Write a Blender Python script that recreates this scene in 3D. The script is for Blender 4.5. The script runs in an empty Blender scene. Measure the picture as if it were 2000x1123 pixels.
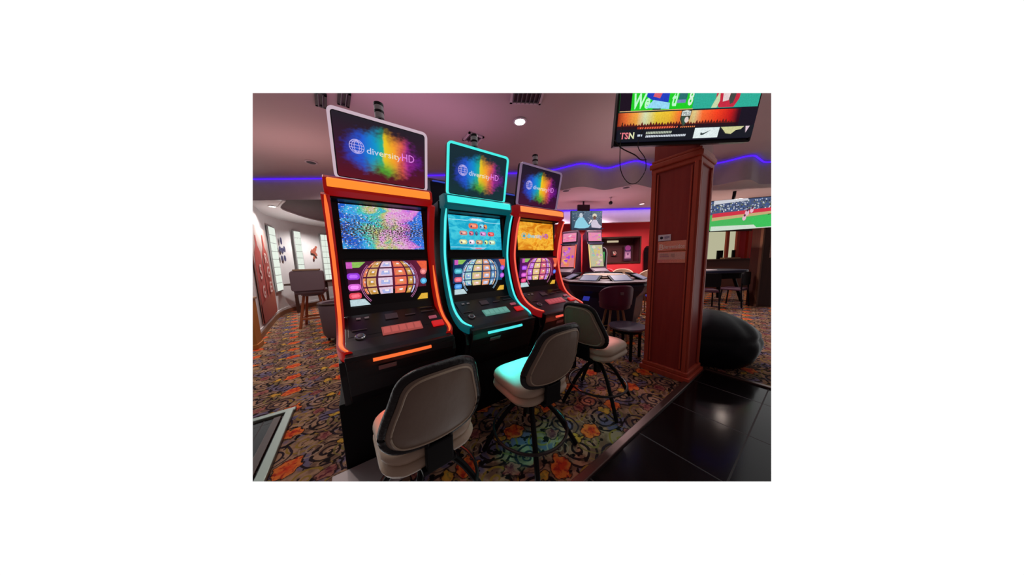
import bpy, bmesh, math, random
from mathutils import Vector, Matrix
random.seed(7)
S = bpy.context.scene
C = S.collection
PI = math.pi

# ---------------------------------------------------------------- camera
EYE = Vector((0, 0, 1.35))
RIGHT = Vector((0.81501604, -0.57881087, -0.02695993))
UP = Vector((0.09094896, 0.08183584, 0.99248737))
FWD = Vector((0.57225619, 0.8113451, -0.11933976))
cd = bpy.data.cameras.new('camera'); cam = bpy.data.objects.new('camera', cd); C.objects.link(cam)
cd.sensor_fit = 'HORIZONTAL'; cd.sensor_width = 36; cd.lens = 435.55 / 2000 * 36; cd.clip_start = 0.05
M = Matrix((RIGHT, UP, -FWD)).transposed().to_4x4(); M.translation = EYE
cam.matrix_world = M
S.camera = cam

# ---------------------------------------------------------------- world: plain white surroundings, dim behind the viewer
w = bpy.data.worlds.new('world'); S.world = w; w.use_nodes = True
nt = w.node_tree; nt.nodes.clear()
tc = nt.nodes.new('ShaderNodeTexCoord'); dt = nt.nodes.new('ShaderNodeVectorMath'); dt.operation = 'DOT_PRODUCT'
dt.inputs[1].default_value = (0.576, 0.817, 0.0)
mr = nt.nodes.new('ShaderNodeMapRange'); mr.inputs[1].default_value = 0.02; mr.inputs[2].default_value = 0.26
mxw = nt.nodes.new('ShaderNodeMix'); mxw.data_type = 'RGBA'
mxw.inputs[6].default_value = (0.13, 0.10, 0.10, 1); mxw.inputs[7].default_value = (1.04, 1.04, 1.04, 1)
bg = nt.nodes.new('ShaderNodeBackground'); wo = nt.nodes.new('ShaderNodeOutputWorld')
nt.links.new(tc.outputs['Generated'], dt.inputs[0]); nt.links.new(dt.outputs['Value'], mr.inputs[0])
nt.links.new(mr.outputs[0], mxw.inputs[0]); nt.links.new(mxw.outputs[2], bg.inputs[0]); nt.links.new(bg.outputs[0], wo.inputs[0])

# ---------------------------------------------------------------- exposure, ceiling spots and added fill lamps
S.view_settings.view_transform = 'Standard'; S.view_settings.look = 'None'
S.view_settings.exposure = 0.0; S.view_settings.gamma = 1.0; S.view_settings.use_curve_mapping = False

def spot(x, y, z, power, col=(1, .9, .8), r=.06, ang=150, blend=.8):
    l = bpy.data.lights.new('ceiling_spot', 'SPOT'); l.energy = power; l.color = col; l.shadow_soft_size = r
    l.spot_size = math.radians(ang); l.spot_blend = blend
    o = bpy.data.objects.new('ceiling_spot', l); o.location = (x, y, z); C.objects.link(o); return o

spot(1.94, 2.47, 3.10, 14, (1, .95, .9))
for x, y, q in ((5.3, 2.9, 160), (6.5, 2.4, 120), (5.5, 3.5, 140), (4.6, 4.2, 120), (4.46, 2.38, 15), (3.7, 3.6, 34)):
    spot(x, y, 2.66, q, (1, .84, .84))
spot(-1.30, 7.5, 2.70, 130, (1, .96, .93)); spot(-0.7, 9.5, 2.70, 170, (1, .97, .95)); spot(-1.0, 6.2, 2.70, 50, (1, .92, .88))
spot(-0.43, 5.35, 3.10, 90, (1, .86, .78)); spot(-0.8, 3.4, 3.10, 95, (1, .88, .80))
spot(9.6, 2.9, 2.62, 130, (1, .85, .7)); spot(7.0, 1.2, 2.62, 40, (1, .8, .7))
spot(1.3, 0.1, 3.10, 5, (1, .88, .82)); spot(3.2, 0.0, 3.1, 4, (1, .85, .8)); spot(2.3, 1.5, 3.1, 4, (1, .85, .8))
# added unseen fill lamps aimed upward to brighten the ceilings
def ceiling_fill(x, y, z, sx, sy, rz, power, col):
    l = bpy.data.lights.new('ceiling_fill_lamp', 'AREA'); l.shape = 'RECTANGLE'; l.size = sx; l.size_y = sy; l.energy = power; l.color = col
    o = bpy.data.objects.new('ceiling_fill_lamp', l); o.location = (x, y, z); o.rotation_euler = (PI, 0, rz); C.objects.link(o)
ceiling_fill(.7, 2.75, 2.36, 1.8, .3, 0, 5.5, (1, .50, .84))
ceiling_fill(-.6, 4.6, 2.3, 1.6, .4, -.5, 6, (1, .62, .62))
ceiling_fill(3.3, 1.6, 2.2, 1.0, .6, -.6, 3.5, (1, .84, .82))
ceiling_fill(4.6, 3.4, 1.6, 1.8, .6, -.6, 13, (1, .52, .70))
ceiling_fill(-1.0, 8.2, 1.7, .5, 1.6, 0, 9, (1, .97, .96))
ceiling_fill(7.6, 1.6, 1.5, 1.6, .6, -.6, 14, (1, .74, .62))

# ---------------------------------------------------------------- helpers
def lin(c):
    return tuple((v / 255 / 12.92) if v / 255 <= .04045 else ((v / 255 + .055) / 1.055) ** 2.4 for v in c)
def mat(name, rgb, rough=.5, metal=0, spec=.5, noise=0, nscale=8, bump=0, bscale=60, coat=0, stretch=None, emis=None, es=0):
    m = bpy.data.materials.new(name); m.use_nodes = True; t = m.node_tree; b = t.nodes['Principled BSDF']
    c = lin(rgb); b.inputs['Base Color'].default_value = (*c, 1); b.inputs['Roughness'].default_value = rough
    b.inputs['Metallic'].default_value = metal; b.inputs['Specular IOR Level'].default_value = spec; b.inputs['Coat Weight'].default_value = coat
    tcn = t.nodes.new('ShaderNodeTexCoord')
    src = tcn.outputs['Object']
    if stretch:
        mp = t.nodes.new('ShaderNodeMapping'); mp.inputs['Scale'].default_value = stretch; t.links.new(src, mp.inputs[0]); src = mp.outputs[0]
    n = t.nodes.new('ShaderNodeTexNoise'); n.inputs['Scale'].default_value = nscale; n.inputs['Detail'].default_value = 5
    t.links.new(src, n.inputs['Vector'])
    k = noise or .06
    mx = t.nodes.new('ShaderNodeMix'); mx.data_type = 'RGBA'
    mx.inputs[6].default_value = (*[v * (1 - k) for v in c], 1); mx.inputs[7].default_value = (*[min(1, v * (1 + k)) for v in c], 1)
    t.links.new(n.outputs[0], mx.inputs[0]); t.links.new(mx.outputs[2], b.inputs['Base Color'])
    if bump:
        n2 = t.nodes.new('ShaderNodeTexNoise'); n2.inputs['Scale'].default_value = bscale; t.links.new(src, n2.inputs['Vector'])
        bp = t.nodes.new('ShaderNodeBump'); bp.inputs['Strength'].default_value = bump; bp.inputs['Distance'].default_value = .01
        t.links.new(n2.outputs[0], bp.inputs['Height']); t.links.new(bp.outputs[0], b.inputs['Normal'])
    if emis:
        b.inputs['Emission Color'].default_value = (*lin(emis), 1); b.inputs['Emission Strength'].default_value = es
    return m
def glow(name, rgb, s=1.0):
    return mat(name, (20, 20, 20), .5, emis=rgb, es=s)

class MB:
    def __init__(s): s.b = bmesh.new()
    def _x(s, vs, mtx):
        if mtx is not None: bmesh.ops.transform(s.b, matrix=mtx, verts=vs)
    def box(s, c, d, rz=0, rx=0, ry=0, bev=0):
        g = bmesh.ops.create_cube(s.b, size=1); vs = g['verts']
        bmesh.ops.scale(s.b, vec=Vector(d), verts=vs)
        if bev:
            es = list({e for v in vs for e in v.link_edges})
            r = bmesh.ops.bevel(s.b, geom=es, offset=bev, segments=3, profile=.5, affect='EDGES')
            vs = list({v for f in r['faces'] for v in f.verts} | {v for v in vs if v.is_valid})
        R = Matrix.Rotation(rz, 4, 'Z') @ Matrix.Rotation(ry, 4, 'Y') @ Matrix.Rotation(rx, 4, 'X')
        s._x(vs, Matrix.Translation(Vector(c)) @ R); return s
    def cyl(s, p0, p1, r, r2=None, n=16):
        p0 = Vector(p0); p1 = Vector(p1); d = p1 - p0
        g = bmesh.ops.create_cone(s.b, cap_ends=True, segments=n, radius1=r, radius2=r if r2 is None else r2, depth=d.length)
        q = Vector((0, 0, 1)).rotation_difference(d.normalized())
        s._x(g['verts'], Matrix.Translation((p0 + p1) / 2) @ q.to_matrix().to_4x4()); return s
    def ball(s, c, d, n=16):
        g = bmesh.ops.create_uvsphere(s.b, u_segments=n * 2, v_segments=n, radius=.5)
        s._x(g['verts'], Matrix.Translation(Vector(c)) @ Matrix.Diagonal((*d, 1))); return s
    def sweep(s, pts, sec, closed=False, upv=None):
        """sweep a closed 2-D section (list of (a, b)) along pts"""
        pts = [Vector(p) for p in pts]; n = len(pts); rings = []
        for i, p in enumerate(pts):
            a = pts[i - 1] if (i or closed) else p; b = pts[(i + 1) % n] if (i < n - 1 or closed) else p
            t = (b - a).normalized()
            u = Vector(upv) if upv else (Vector((0, 0, 1)) if abs(t.z) < .95 else Vector((1, 0, 0)))
            x = t.cross(u).normalized(); y = x.cross(t).normalized()
            rings.append([s.b.verts.new(p + x * q[0] + y * q[1]) for q in sec])
        m = len(sec)
        for i in range(n if closed else n - 1):
            A = rings[i]; B = rings[(i + 1) % n]
            for j in range(m): s.b.faces.new((A[j], A[(j + 1) % m], B[(j + 1) % m], B[j]))
        if not closed: s.b.faces.new(rings[0][::-1]); s.b.faces.new(rings[-1])
        return s
    def tube(s, pts, r, closed=False, n=10, upv=None):
        return s.sweep(pts, [(r * math.cos(2 * PI * k / n), r * math.sin(2 * PI * k / n)) for k in range(n)], closed, upv)
    def lathe(s, prof, c=(0, 0, 0), n=40, ang0=0):
        c = Vector(c); rings = []
        for r, z in prof: rings.append([s.b.verts.new(c + Vector((r * math.cos(2 * PI * k / n + ang0), r * math.sin(2 * PI * k / n + ang0), z))) for k in range(n)])
        for A, B in zip(rings, rings[1:]):
            for k in range(n): s.b.faces.new((A[k], A[(k + 1) % n], B[(k + 1) % n], B[k]))
        s.b.faces.new(rings[0][::-1]); s.b.faces.new(rings[-1]); return s
    def prism(s, poly, a, b, axis='x'):
        f = {'x': lambda u, v, k: (k, u, v), 'y': lambda u, v, k: (u, k, v), 'z': lambda u, v, k: (u, v, k)}[axis]
        A = [s.b.verts.new(f(u, v, a)) for u, v in poly]; B = [s.b.verts.new(f(u, v, b)) for u, v in poly]
        n = len(poly)
        for i in range(n): s.b.faces.new((A[i], A[(i + 1) % n], B[(i + 1) % n], B[i]))
        s.b.faces.new(A[::-1]); s.b.faces.new(B); return s
    def face(s, pts): s.b.faces.new([s.b.verts.new(p) for p in pts]); return s
    def build(s, name, m, parent=None, loc=None, rot=None, smooth=False, bevel=0, sub=0, solid=0):
        bmesh.ops.recalc_face_normals(s.b, faces=s.b.faces)
        me = bpy.data.meshes.new(name); s.b.to_mesh(me); s.b.free()
        for x in (m if isinstance(m, list) else [m]): me.materials.append(x)
        if smooth:
            for p in me.polygons: p.use_smooth = True
        o = bpy.data.objects.new(name, me); C.objects.link(o)
        if parent: o.parent = parent
        if loc: o.location = loc
        if rot: o.rotation_euler = rot
        if solid: md = o.modifiers.new('solid', 'SOLIDIFY'); md.thickness = solid; md.offset = 0
        if bevel: md = o.modifiers.new('bevel', 'BEVEL'); md.width = bevel; md.segments = 3; md.limit_method = 'ANGLE'; md.angle_limit = .6
        if sub: md = o.modifiers.new('sub', 'SUBSURF'); md.levels = md.render_levels = sub
        if smooth and not sub:
            md = o.modifiers.new('es', 'EDGE_SPLIT'); md.split_angle = .75
        return o
def tag(o, label=None, cat=None, group=None, kind=None):
    if label: o['label'] = label
    if cat: o['category'] = cat
    if group: o['group'] = group
    if kind: o['kind'] = kind
    return o
def thing(name, label, cat, loc=(0, 0, 0), rz=0, group=None):
    o = bpy.data.objects.new(name, None); C.objects.link(o); o.location = loc; o.rotation_euler = (0, 0, rz); o.empty_display_size = .1
    return tag(o, label, cat, group)
def copy_tree(o, parent=None):
    c = o.copy(); C.objects.link(c)
    if parent: c.parent = parent
    for ch in [x for x in C.objects if x.parent == o]: copy_tree(ch, c)
    return c
def struct(name, mb, m, **k): return tag(mb.build(name, m, **k), kind='structure')
def rrect(w, h, r, n=5, cx=0, cy=0):
    out = []
    for sx, sy, a in ((1, 1, 0), (-1, 1, PI / 2), (-1, -1, PI), (1, -1, 1.5 * PI)):
        for k in range(n + 1):
            t = a + PI / 2 * k / n
            out.append((cx + sx * (w / 2 - r) + r * math.cos(t), cy + sy * (h / 2 - r) + r * math.sin(t)))
    return out
def smooth_path(pts, n=6):
    P = [Vector(p) for p in pts]; out = []
    for i in range(len(P) - 1):
        a = P[max(i - 1, 0)]; b = P[i]; c = P[i + 1]; d = P[min(i + 2, len(P) - 1)]
        for k in range(n):
            t = k / n
            out.append(.5 * ((2 * b) + (-a + c) * t + (2 * a - 5 * b + 4 * c - d) * t * t + (-a + 3 * b - 3 * c + d) * t ** 3))
    out.append(P[-1]); return out

# pictures shown on displays and prints: coloured flat shapes in the panel's own plane (x right, z up, facing -y)
def art_mat(name, s, rough=.25, emit=True):
    m = bpy.data.materials.new(name); m.use_nodes = True; t = m.node_tree; b = t.nodes['Principled BSDF']
    a = t.nodes.new('ShaderNodeAttribute'); a.attribute_name = 'col'
    n = t.nodes.new('ShaderNodeTexNoise'); n.inputs['Scale'].default_value = 90; n.inputs['Detail'].default_value = 3
    tcn = t.nodes.new('ShaderNodeTexCoord'); t.links.new(tcn.outputs['Object'], n.inputs['Vector'])
    mr = t.nodes.new('ShaderNodeMapRange'); mr.inputs[1].default_value = .3; mr.inputs[2].default_value = .7; mr.inputs[3].default_value = .88; mr.inputs[4].default_value = 1.12
    t.links.new(n.outputs[0], mr.inputs[0])
    mx = t.nodes.new('ShaderNodeVectorMath'); mx.operation = 'SCALE'; t.links.new(a.outputs['Color'], mx.inputs[0]); t.links.new(mr.outputs[0], mx.inputs['Scale'])
    b.inputs['Roughness'].default_value = rough
    if emit:
        b.inputs['Base Color'].default_value = (.01, .01, .01, 1); b.inputs['Specular IOR Level'].default_value = .3
        t.links.new(mx.outputs[0], b.inputs['Emission Color']); b.inputs['Emission Strength'].default_value = s
    else: t.links.new(mx.outputs[0], b.inputs['Base Color'])
    return m
SCREEN_ART = art_mat('display_picture', 1.0); PRINT_ART = art_mat('printed_picture', 0, .7, False)
class Art:
    def __init__(s, eps=.0006): s.p = []; s.l = 0; s.eps = eps
    def poly(s, pts, col, up=True):
        if up: s.l += 1
        s.p.append((pts, lin(col) if not isinstance(col, list) else [lin(c) for c in col], s.l)); return s
    def rect(s, x0, y0, x1, y1, col, sk=0, up=True): return s.poly([(x0, y0), (x1, y0), (x1 + sk, y1), (x0 + sk, y1)], col, up)
    def ell(s, cx, cy, rx, ry, col, n=20, up=True): return s.poly([(cx + rx * math.cos(2 * PI * k / n), cy + ry * math.sin(2 * PI * k / n)) for k in range(n)], col, up)
    def ring(s, cx, cy, r0, r1, col, n=28, a0=0, a1=2 * PI, sq=1):
        s.l += 1
        for k in range(n):
            a = a0 + (a1 - a0) * k / n; b = a0 + (a1 - a0) * (k + 1) / n
            s.poly([(cx + r0 * math.cos(a), cy + r0 * sq * math.sin(a)), (cx + r1 * math.cos(a), cy + r1 * sq * math.sin(a)),
                    (cx + r1 * math.cos(b), cy + r1 * sq * math.sin(b)), (cx + r0 * math.cos(b), cy + r0 * sq * math.sin(b))], col, False)
        return s
    def text(s, body, x, y, h, col, width=None, shear=0, align='CENTER', colf=None, bold=0):
        cu = bpy.data.curves.new('lettering', 'FONT'); cu.body = body; cu.size = 1; cu.align_x = 'LEFT'; cu.shear = shear; cu.resolution_u = 2; cu.offset = bold
        o = bpy.data.objects.new('lettering', cu); C.objects.link(o)
        bpy.context.view_layer.update()
        me = bpy.data.meshes.new_from_object(o.evaluated_get(bpy.context.evaluated_depsgraph_get()))
        bpy.data.objects.remove(o); bpy.data.curves.remove(cu)
        xs = [v.co.x for v in me.vertices]; x0, x1 = min(xs), max(xs)
        k = h / .7; kx = (width / (x1 - x0)) if width else k
        ox = x - (x1 - x0) * kx / 2 if align == 'CENTER' else x
        s.l += 1
        for f in me.polygons:
            pts = [(ox + (me.vertices[i].co.x - x0) * kx, y + me.vertices[i].co.y * k) for i in f.vertices]
            c = colf(sum(p[0] for p in pts) / len(pts)) if colf else col
            s.poly(pts, c, False)
        bpy.data.meshes.remove(me); return s
    def build(s, name, m, parent, loc=(0, 0, 0), rot=(0, 0, 0)):
        me = bpy.data.meshes.new(name); V = []; F = []; Cc = []
        for pts, col, l in s.p:
            A = sum(pts[i][0] * pts[(i + 1) % len(pts)][1] - pts[(i + 1) % len(pts)][0] * pts[i][1] for i in range(len(pts)))
            cols = col if isinstance(col, list) else [col] * len(pts)
            if A < 0: pts = pts[::-1]; cols = cols[::-1]
            b = len(V); V += [(u, -l * s.eps, v) for u, v in pts]; F.append(list(range(b, b + len(pts)))); Cc += cols
        me.from_pydata(V, [], F)
        at = me.color_attributes.new('col', 'FLOAT_COLOR', 'CORNER')
        for i, c in enumerate(Cc): at.data[i].color = (*c, 1)
        me.materials.append(m)
        o = bpy.data.objects.new(name, me); C.objects.link(o); o.parent = parent; o.location = loc; o.rotation_euler = rot
        return o

# node toolkit for the patterned surfaces
class N:
    def __init__(s, name):
        s.m = bpy.data.materials.new(name); s.m.use_nodes = True; s.t = s.m.node_tree; s.b = s.t.nodes['Principled BSDF']
        s.obj = s.t.nodes.new('ShaderNodeTexCoord').outputs['Object']
    def L(s, a, sock):
        if isinstance(a, (int, float)): sock.default_value = a
        elif isinstance(a, tuple): sock.default_value = a if len(a) == len(sock.default_value) else (*a, 1)
        else: s.t.links.new(a, sock)
    def f(s, op, a, b=0.0, c=0.0):
        n = s.t.nodes.new('ShaderNodeMath'); n.operation = op
        for k, v in enumerate((a, b, c)): s.L(v, n.inputs[k])
        return n.outputs[0]
    def sep(s, v): n = s.t.nodes.new('ShaderNodeSeparateXYZ'); s.L(v, n.inputs[0]); return n.outputs
    def comb(s, x, y, z=0.0):
        n = s.t.nodes.new('ShaderNodeCombineXYZ')
        for k, v in enumerate((x, y, z)): s.L(v, n.inputs[k])
        return n.outputs[0]
    def noise(s, v, sc, det=3, col=False, dist=0):
        n = s.t.nodes.new('ShaderNodeTexNoise'); n.inputs['Scale'].default_value = sc; n.inputs['Detail'].default_value = det; n.inputs['Distortion'].default_value = dist
        s.L(v, n.inputs['Vector']); return n.outputs[1 if col else 0]
    def vor(s, v, sc, feat='F1'):
        n = s.t.nodes.new('ShaderNodeTexVoronoi'); n.feature = feat; n.inputs['Scale'].default_value = sc; s.L(v, n.inputs['Vector']); return n.outputs
    def map(s, v, sc=(1, 1, 1), rz=0, loc=(0, 0, 0)):
        n = s.t.nodes.new('ShaderNodeMapping'); s.L(v, n.inputs[0]); n.inputs['Scale'].default_value = sc; n.inputs['Rotation'].default_value = (0, 0, rz); n.inputs['Location'].default_value = loc; return n.outputs[0]
    def mix(s, f, a, b, blend='MIX'):
        n = s.t.nodes.new('ShaderNodeMix'); n.data_type = 'RGBA'; n.blend_type = blend; s.L(f, n.inputs[0]); s.L(a, n.inputs[6]); s.L(b, n.inputs[7]); return n.outputs[2]
    def step(s, v, e0, e1):
        n = s.t.nodes.new('ShaderNodeMapRange'); n.interpolation_type = 'SMOOTHSTEP'; s.L(v, n.inputs[0]); n.inputs[1].default_value = e0; n.inputs[2].default_value = e1; return n.outputs[0]
    def ramp(s, v, stops):
        n = s.t.nodes.new('ShaderNodeValToRGB'); e = n.color_ramp.elements
        while len(e) < len(stops): e.new(.5)
        for k, (p, c) in enumerate(stops): e[k].position = p; e[k].color = (*lin(c), 1)
        s.L(v, n.inputs[0]); return n.outputs[0]
def carpet():
    n = N('floral_carpet'); P = .43
    v = n.map(n.obj, (1 / P, 1 / P, 1), math.radians(-8.5), (.35, .18, 0))
    wob = n.noise(v, 3.2, 3, True); add = n.t.nodes.new('ShaderNodeVectorMath'); add.operation = 'MULTIPLY_ADD'
    n.L(wob, add.inputs[0]); add.inputs[1].default_value = (.12, .12, 0); n.L(v, add.inputs[2]); vd = add.outputs[0]
    x, y, z = n.sep(vd)
    base = n.mix(n.step(n.noise(v, 4, 3), .4, .6), lin((108, 80, 66)), lin((160, 124, 100)))
    base = n.mix(n.step(n.noise(v, 1.9, 2), .54, .60), base, lin((104, 92, 116)))
    def cell(ox, oy):
        fx = n.f('SUBTRACT', n.f('FRACT', n.f('ADD', x, ox)), .5); fy = n.f('SUBTRACT', n.f('FRACT', n.f('ADD', y, oy)), .5)
        return fx, fy, n.f('SQRT', n.f('ADD', n.f('MULTIPLY', fx, fx), n.f('MULTIPLY', fy, fy))), n.f('ARCTAN2', fy, fx)
    def curl(ox, oy, sgn, R, c, turns, base, w0=.35):
        fx, fy, d, a = cell(ox, oy)
        s = n.f('SINE', n.f('ADD', n.f('MULTIPLY', d, turns), n.f('MULTIPLY', a, sgn)))
        m = n.f('MULTIPLY', n.step(s, w0, w0 + .25), n.f('SUBTRACT', 1.0, n.step(d, R, R + .03)))
        return n.mix(m, base, c)
    base = curl(.02, .55, 1.0, .34, lin((40, 28, 32)), 52.0, base)
    base = curl(.30, .98, -1.0, .30, lin((140, 110, 52)), 46.0, base, .55)
    base = curl(.72, .05, 1.0, .26, lin((46, 34, 44)), 58.0, base)
    base = curl(.75, .62, -1.0, .22, lin((120, 104, 60)), 50.0, base, .5)
    base = curl(.22, .30, 1.0, .20, lin((156, 128, 108)), 60.0, base, .65)
    base = n.mix(n.step(n.noise(vd, 7.5, 2), .58, .63), base, lin((26, 18, 20)))
    def flower(ox, oy, R, c1, c2, c3, pet, base):
        fx, fy, d, a = cell(ox, oy)
        wv = n.f('MULTIPLY', n.f('SINE', n.f('MULTIPLY', a, pet)), R * .10)
        q = n.f('ADD', d, n.f('ADD', wv, n.f('MULTIPLY', n.f('SUBTRACT', n.noise(v, 7, 4), .5), .26)))
        inner = n.mix(n.step(q, R * .2, R * .9), lin(c1), lin(c2)); inner = n.mix(n.step(n.noise(v, 12, 3), .5, .62), inner, lin(c3))
        base = n.mix(n.f('SUBTRACT', 1.0, n.step(q, R + .02, R + .05)), base, lin((34, 22, 24)))
        return n.mix(n.f('SUBTRACT', 1.0, n.step(q, R, R + .02)), base, inner)
    base = flower(.5, .5, .16, (200, 62, 36), (214, 112, 52), (160, 46, 36), 5.0, base)
    base = flower(.80, .42, .07, (206, 160, 66), (190, 140, 56), (150, 130, 60), 4.0, base)
    base = flower(.06, .02, .10, (122, 62, 66), (150, 96, 84), (92, 40, 50), 6.0, base)
    n.L(base, n.b.inputs['Base Color']); n.b.inputs['Roughness'].default_value = .95; n.b.inputs['Specular IOR Level'].default_value = .1
    bp = n.t.nodes.new('ShaderNodeBump'); bp.inputs['Strength'].default_value = .3; bp.inputs['Distance'].default_value = .004
    n.L(n.noise(n.obj, 300, 2), bp.inputs['Height']); n.L(bp.outputs[0], n.b.inputs['Normal'])
    return n.m
def tiles():
    n = N('black_floor_tile'); x, y, z = n.sep(n.obj)
    gx = n.f('ABSOLUTE', n.f('SUBTRACT', n.f('FRACT', n.f('DIVIDE', n.f('SUBTRACT', x, .46), .61)), .5))
    gy = n.f('ABSOLUTE', n.f('SUBTRACT', n.f('FRACT', n.f('DIVIDE', n.f('SUBTRACT', y, .24), .61)), .5))
    g = n.f('MAXIMUM', n.step(gx, .491, .494), n.step(gy, .491, .494))
    c = n.mix(n.noise(n.obj, 4, 4), lin((12, 9, 11)), lin((22, 17, 19))); c = n.mix(g, c, lin((58, 52, 54)))
    n.L(c, n.b.inputs['Base Color']); n.L(n.f('ADD', n.f('MULTIPLY', g, .5), .14), n.b.inputs['Roughness']); n.b.inputs['Specular IOR Level'].default_value = .14
    return n.m
def wood(name, c1, c2, rough=.35, ax='z'):
    n = N(name); v = n.map(n.obj, {'z': (14, 14, 1.2), 'x': (1.2, 14, 14), 'y': (14, 1.2, 14)}[ax])
    c = n.mix(n.noise(v, 1.6, 5, dist=.8), lin(c1), lin(c2)); n.L(c, n.b.inputs['Base Color'])
    n.b.inputs['Roughness'].default_value = rough; n.b.inputs['Specular IOR Level'].default_value = .25
    return n.m
def burst(name, g):
    """rainbow powder burst on a dark ground (display)"""
    n = N(name); x, y, z = n.sep(n.obj)
    nz = n.noise(n.obj, 9, 4); nf = n.noise(n.map(n.obj, (1, 1, 2)), 30, 4)
    u = n.f('ADD', n.f('DIVIDE', x, .56), n.f('ADD', .5, n.f('MULTIPLY', n.f('SUBTRACT', nz, .5), .12)))
    col = n.ramp(u, [(0.08, (40, 60, 190)), (.25, (30, 90, 215)), (.40, (0, 150, 205)), (.49, (30, 180, 140)), (.51, (235, 205, 30)), (.62, (250, 160, 40)), (.72, (225, 90, 80)), (.8, (180, 40, 160)), (.92, (120, 20, 160))])
    col = n.mix(n.f('MULTIPLY', n.step(n.f('MULTIPLY', z, -1.0), .02, .12), n.step(n.f('ABSOLUTE', x), .12, .02)), col, lin((80, 170, 50)))
    e = n.f('ADD', n.f('POWER', n.f('DIVIDE', x, .26), 2.0), n.f('POWER', n.f('DIVIDE', n.f('ADD', z, .0), .15), 2.0))
    e = n.f('ADD', e, n.f('ADD', n.f('MULTIPLY', n.f('SUBTRACT', nz, .5), 1.6), n.f('MULTIPLY', n.f('SUBTRACT', nf, .5), 1.0)))
    msk = n.f('POWER', n.f('SUBTRACT', 1.0, n.step(e, .15, 1.35)), 1.2)
    bgc = n.ramp(n.f('ADD', n.f('DIVIDE', z, .4), .5), [(0, g[0]), (.45, g[1]), (1, g[2])])
    c = n.mix(msk, bgc, col)
    n.L(c, n.b.inputs['Emission Color']); n.b.inputs['Emission Strength'].default_value = .95
    n.b.inputs['Base Color'].default_value = (.01, .01, .01, 1); n.b.inputs['Roughness'].default_value = .18
    return n.m
def mosaic(name):
    n = N(name); x, y, z = n.sep(n.obj)
    v = n.map(n.obj, (1, 1, 1.6)); vo = n.vor(v, 120); cn = n.noise(n.map(n.obj, (1, 1, 1.6)), 7, 2, dist=.6)
    u = n.f('ADD', n.f('DIVIDE', x, .55), n.f('ADD', .5, n.f('MULTIPLY', n.f('SUBTRACT', cn, .5), 1.0)))
    c = n.ramp(u, [(0, (30, 90, 200)), (.2, (60, 170, 230)), (.35, (70, 190, 180)), (.48, (190, 190, 120)), (.6, (225, 170, 210)), (.78, (215, 120, 220)), (.9, (60, 110, 220)), (1, (40, 120, 230))])
    c = n.mix(.3, c, vo[1], 'OVERLAY')
    dk = n.step(n.f('ADD', n.noise(v, 75, 4), n.f('MULTIPLY', n.f('SUBTRACT', .09, n.f('ABSOLUTE', n.f('ADD', z, .02))), 1.1)), .54, .62)
    c = n.mix(dk, c, lin((60, 48, 40)))
    c = n.mix(n.step(n.noise(v, 70, 3), .58, .66), c, lin((235, 225, 240)))
    n.L(c, n.b.inputs['Emission Color']); n.b.inputs['Emission Strength'].default_value = 1.0; n.b.inputs['Base Color'].default_value = (.01, .01, .01, 1); n.b.inputs['Roughness'].default_value = .2
    return n.m
def swirl(name, stops, sc=4):
    n = N(name); c = n.ramp(n.noise(n.map(n.obj, (1, 1, 1.8), 0), sc, 3, dist=1.6), stops)
    n.L(c, n.b.inputs['Emission Color']); n.b.inputs['Emission Strength'].default_value = 1.0; n.b.inputs['Base Color'].default_value = (.01, .01, .01, 1); n.b.inputs['Roughness'].default_value = .2
    return n.m

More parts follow.
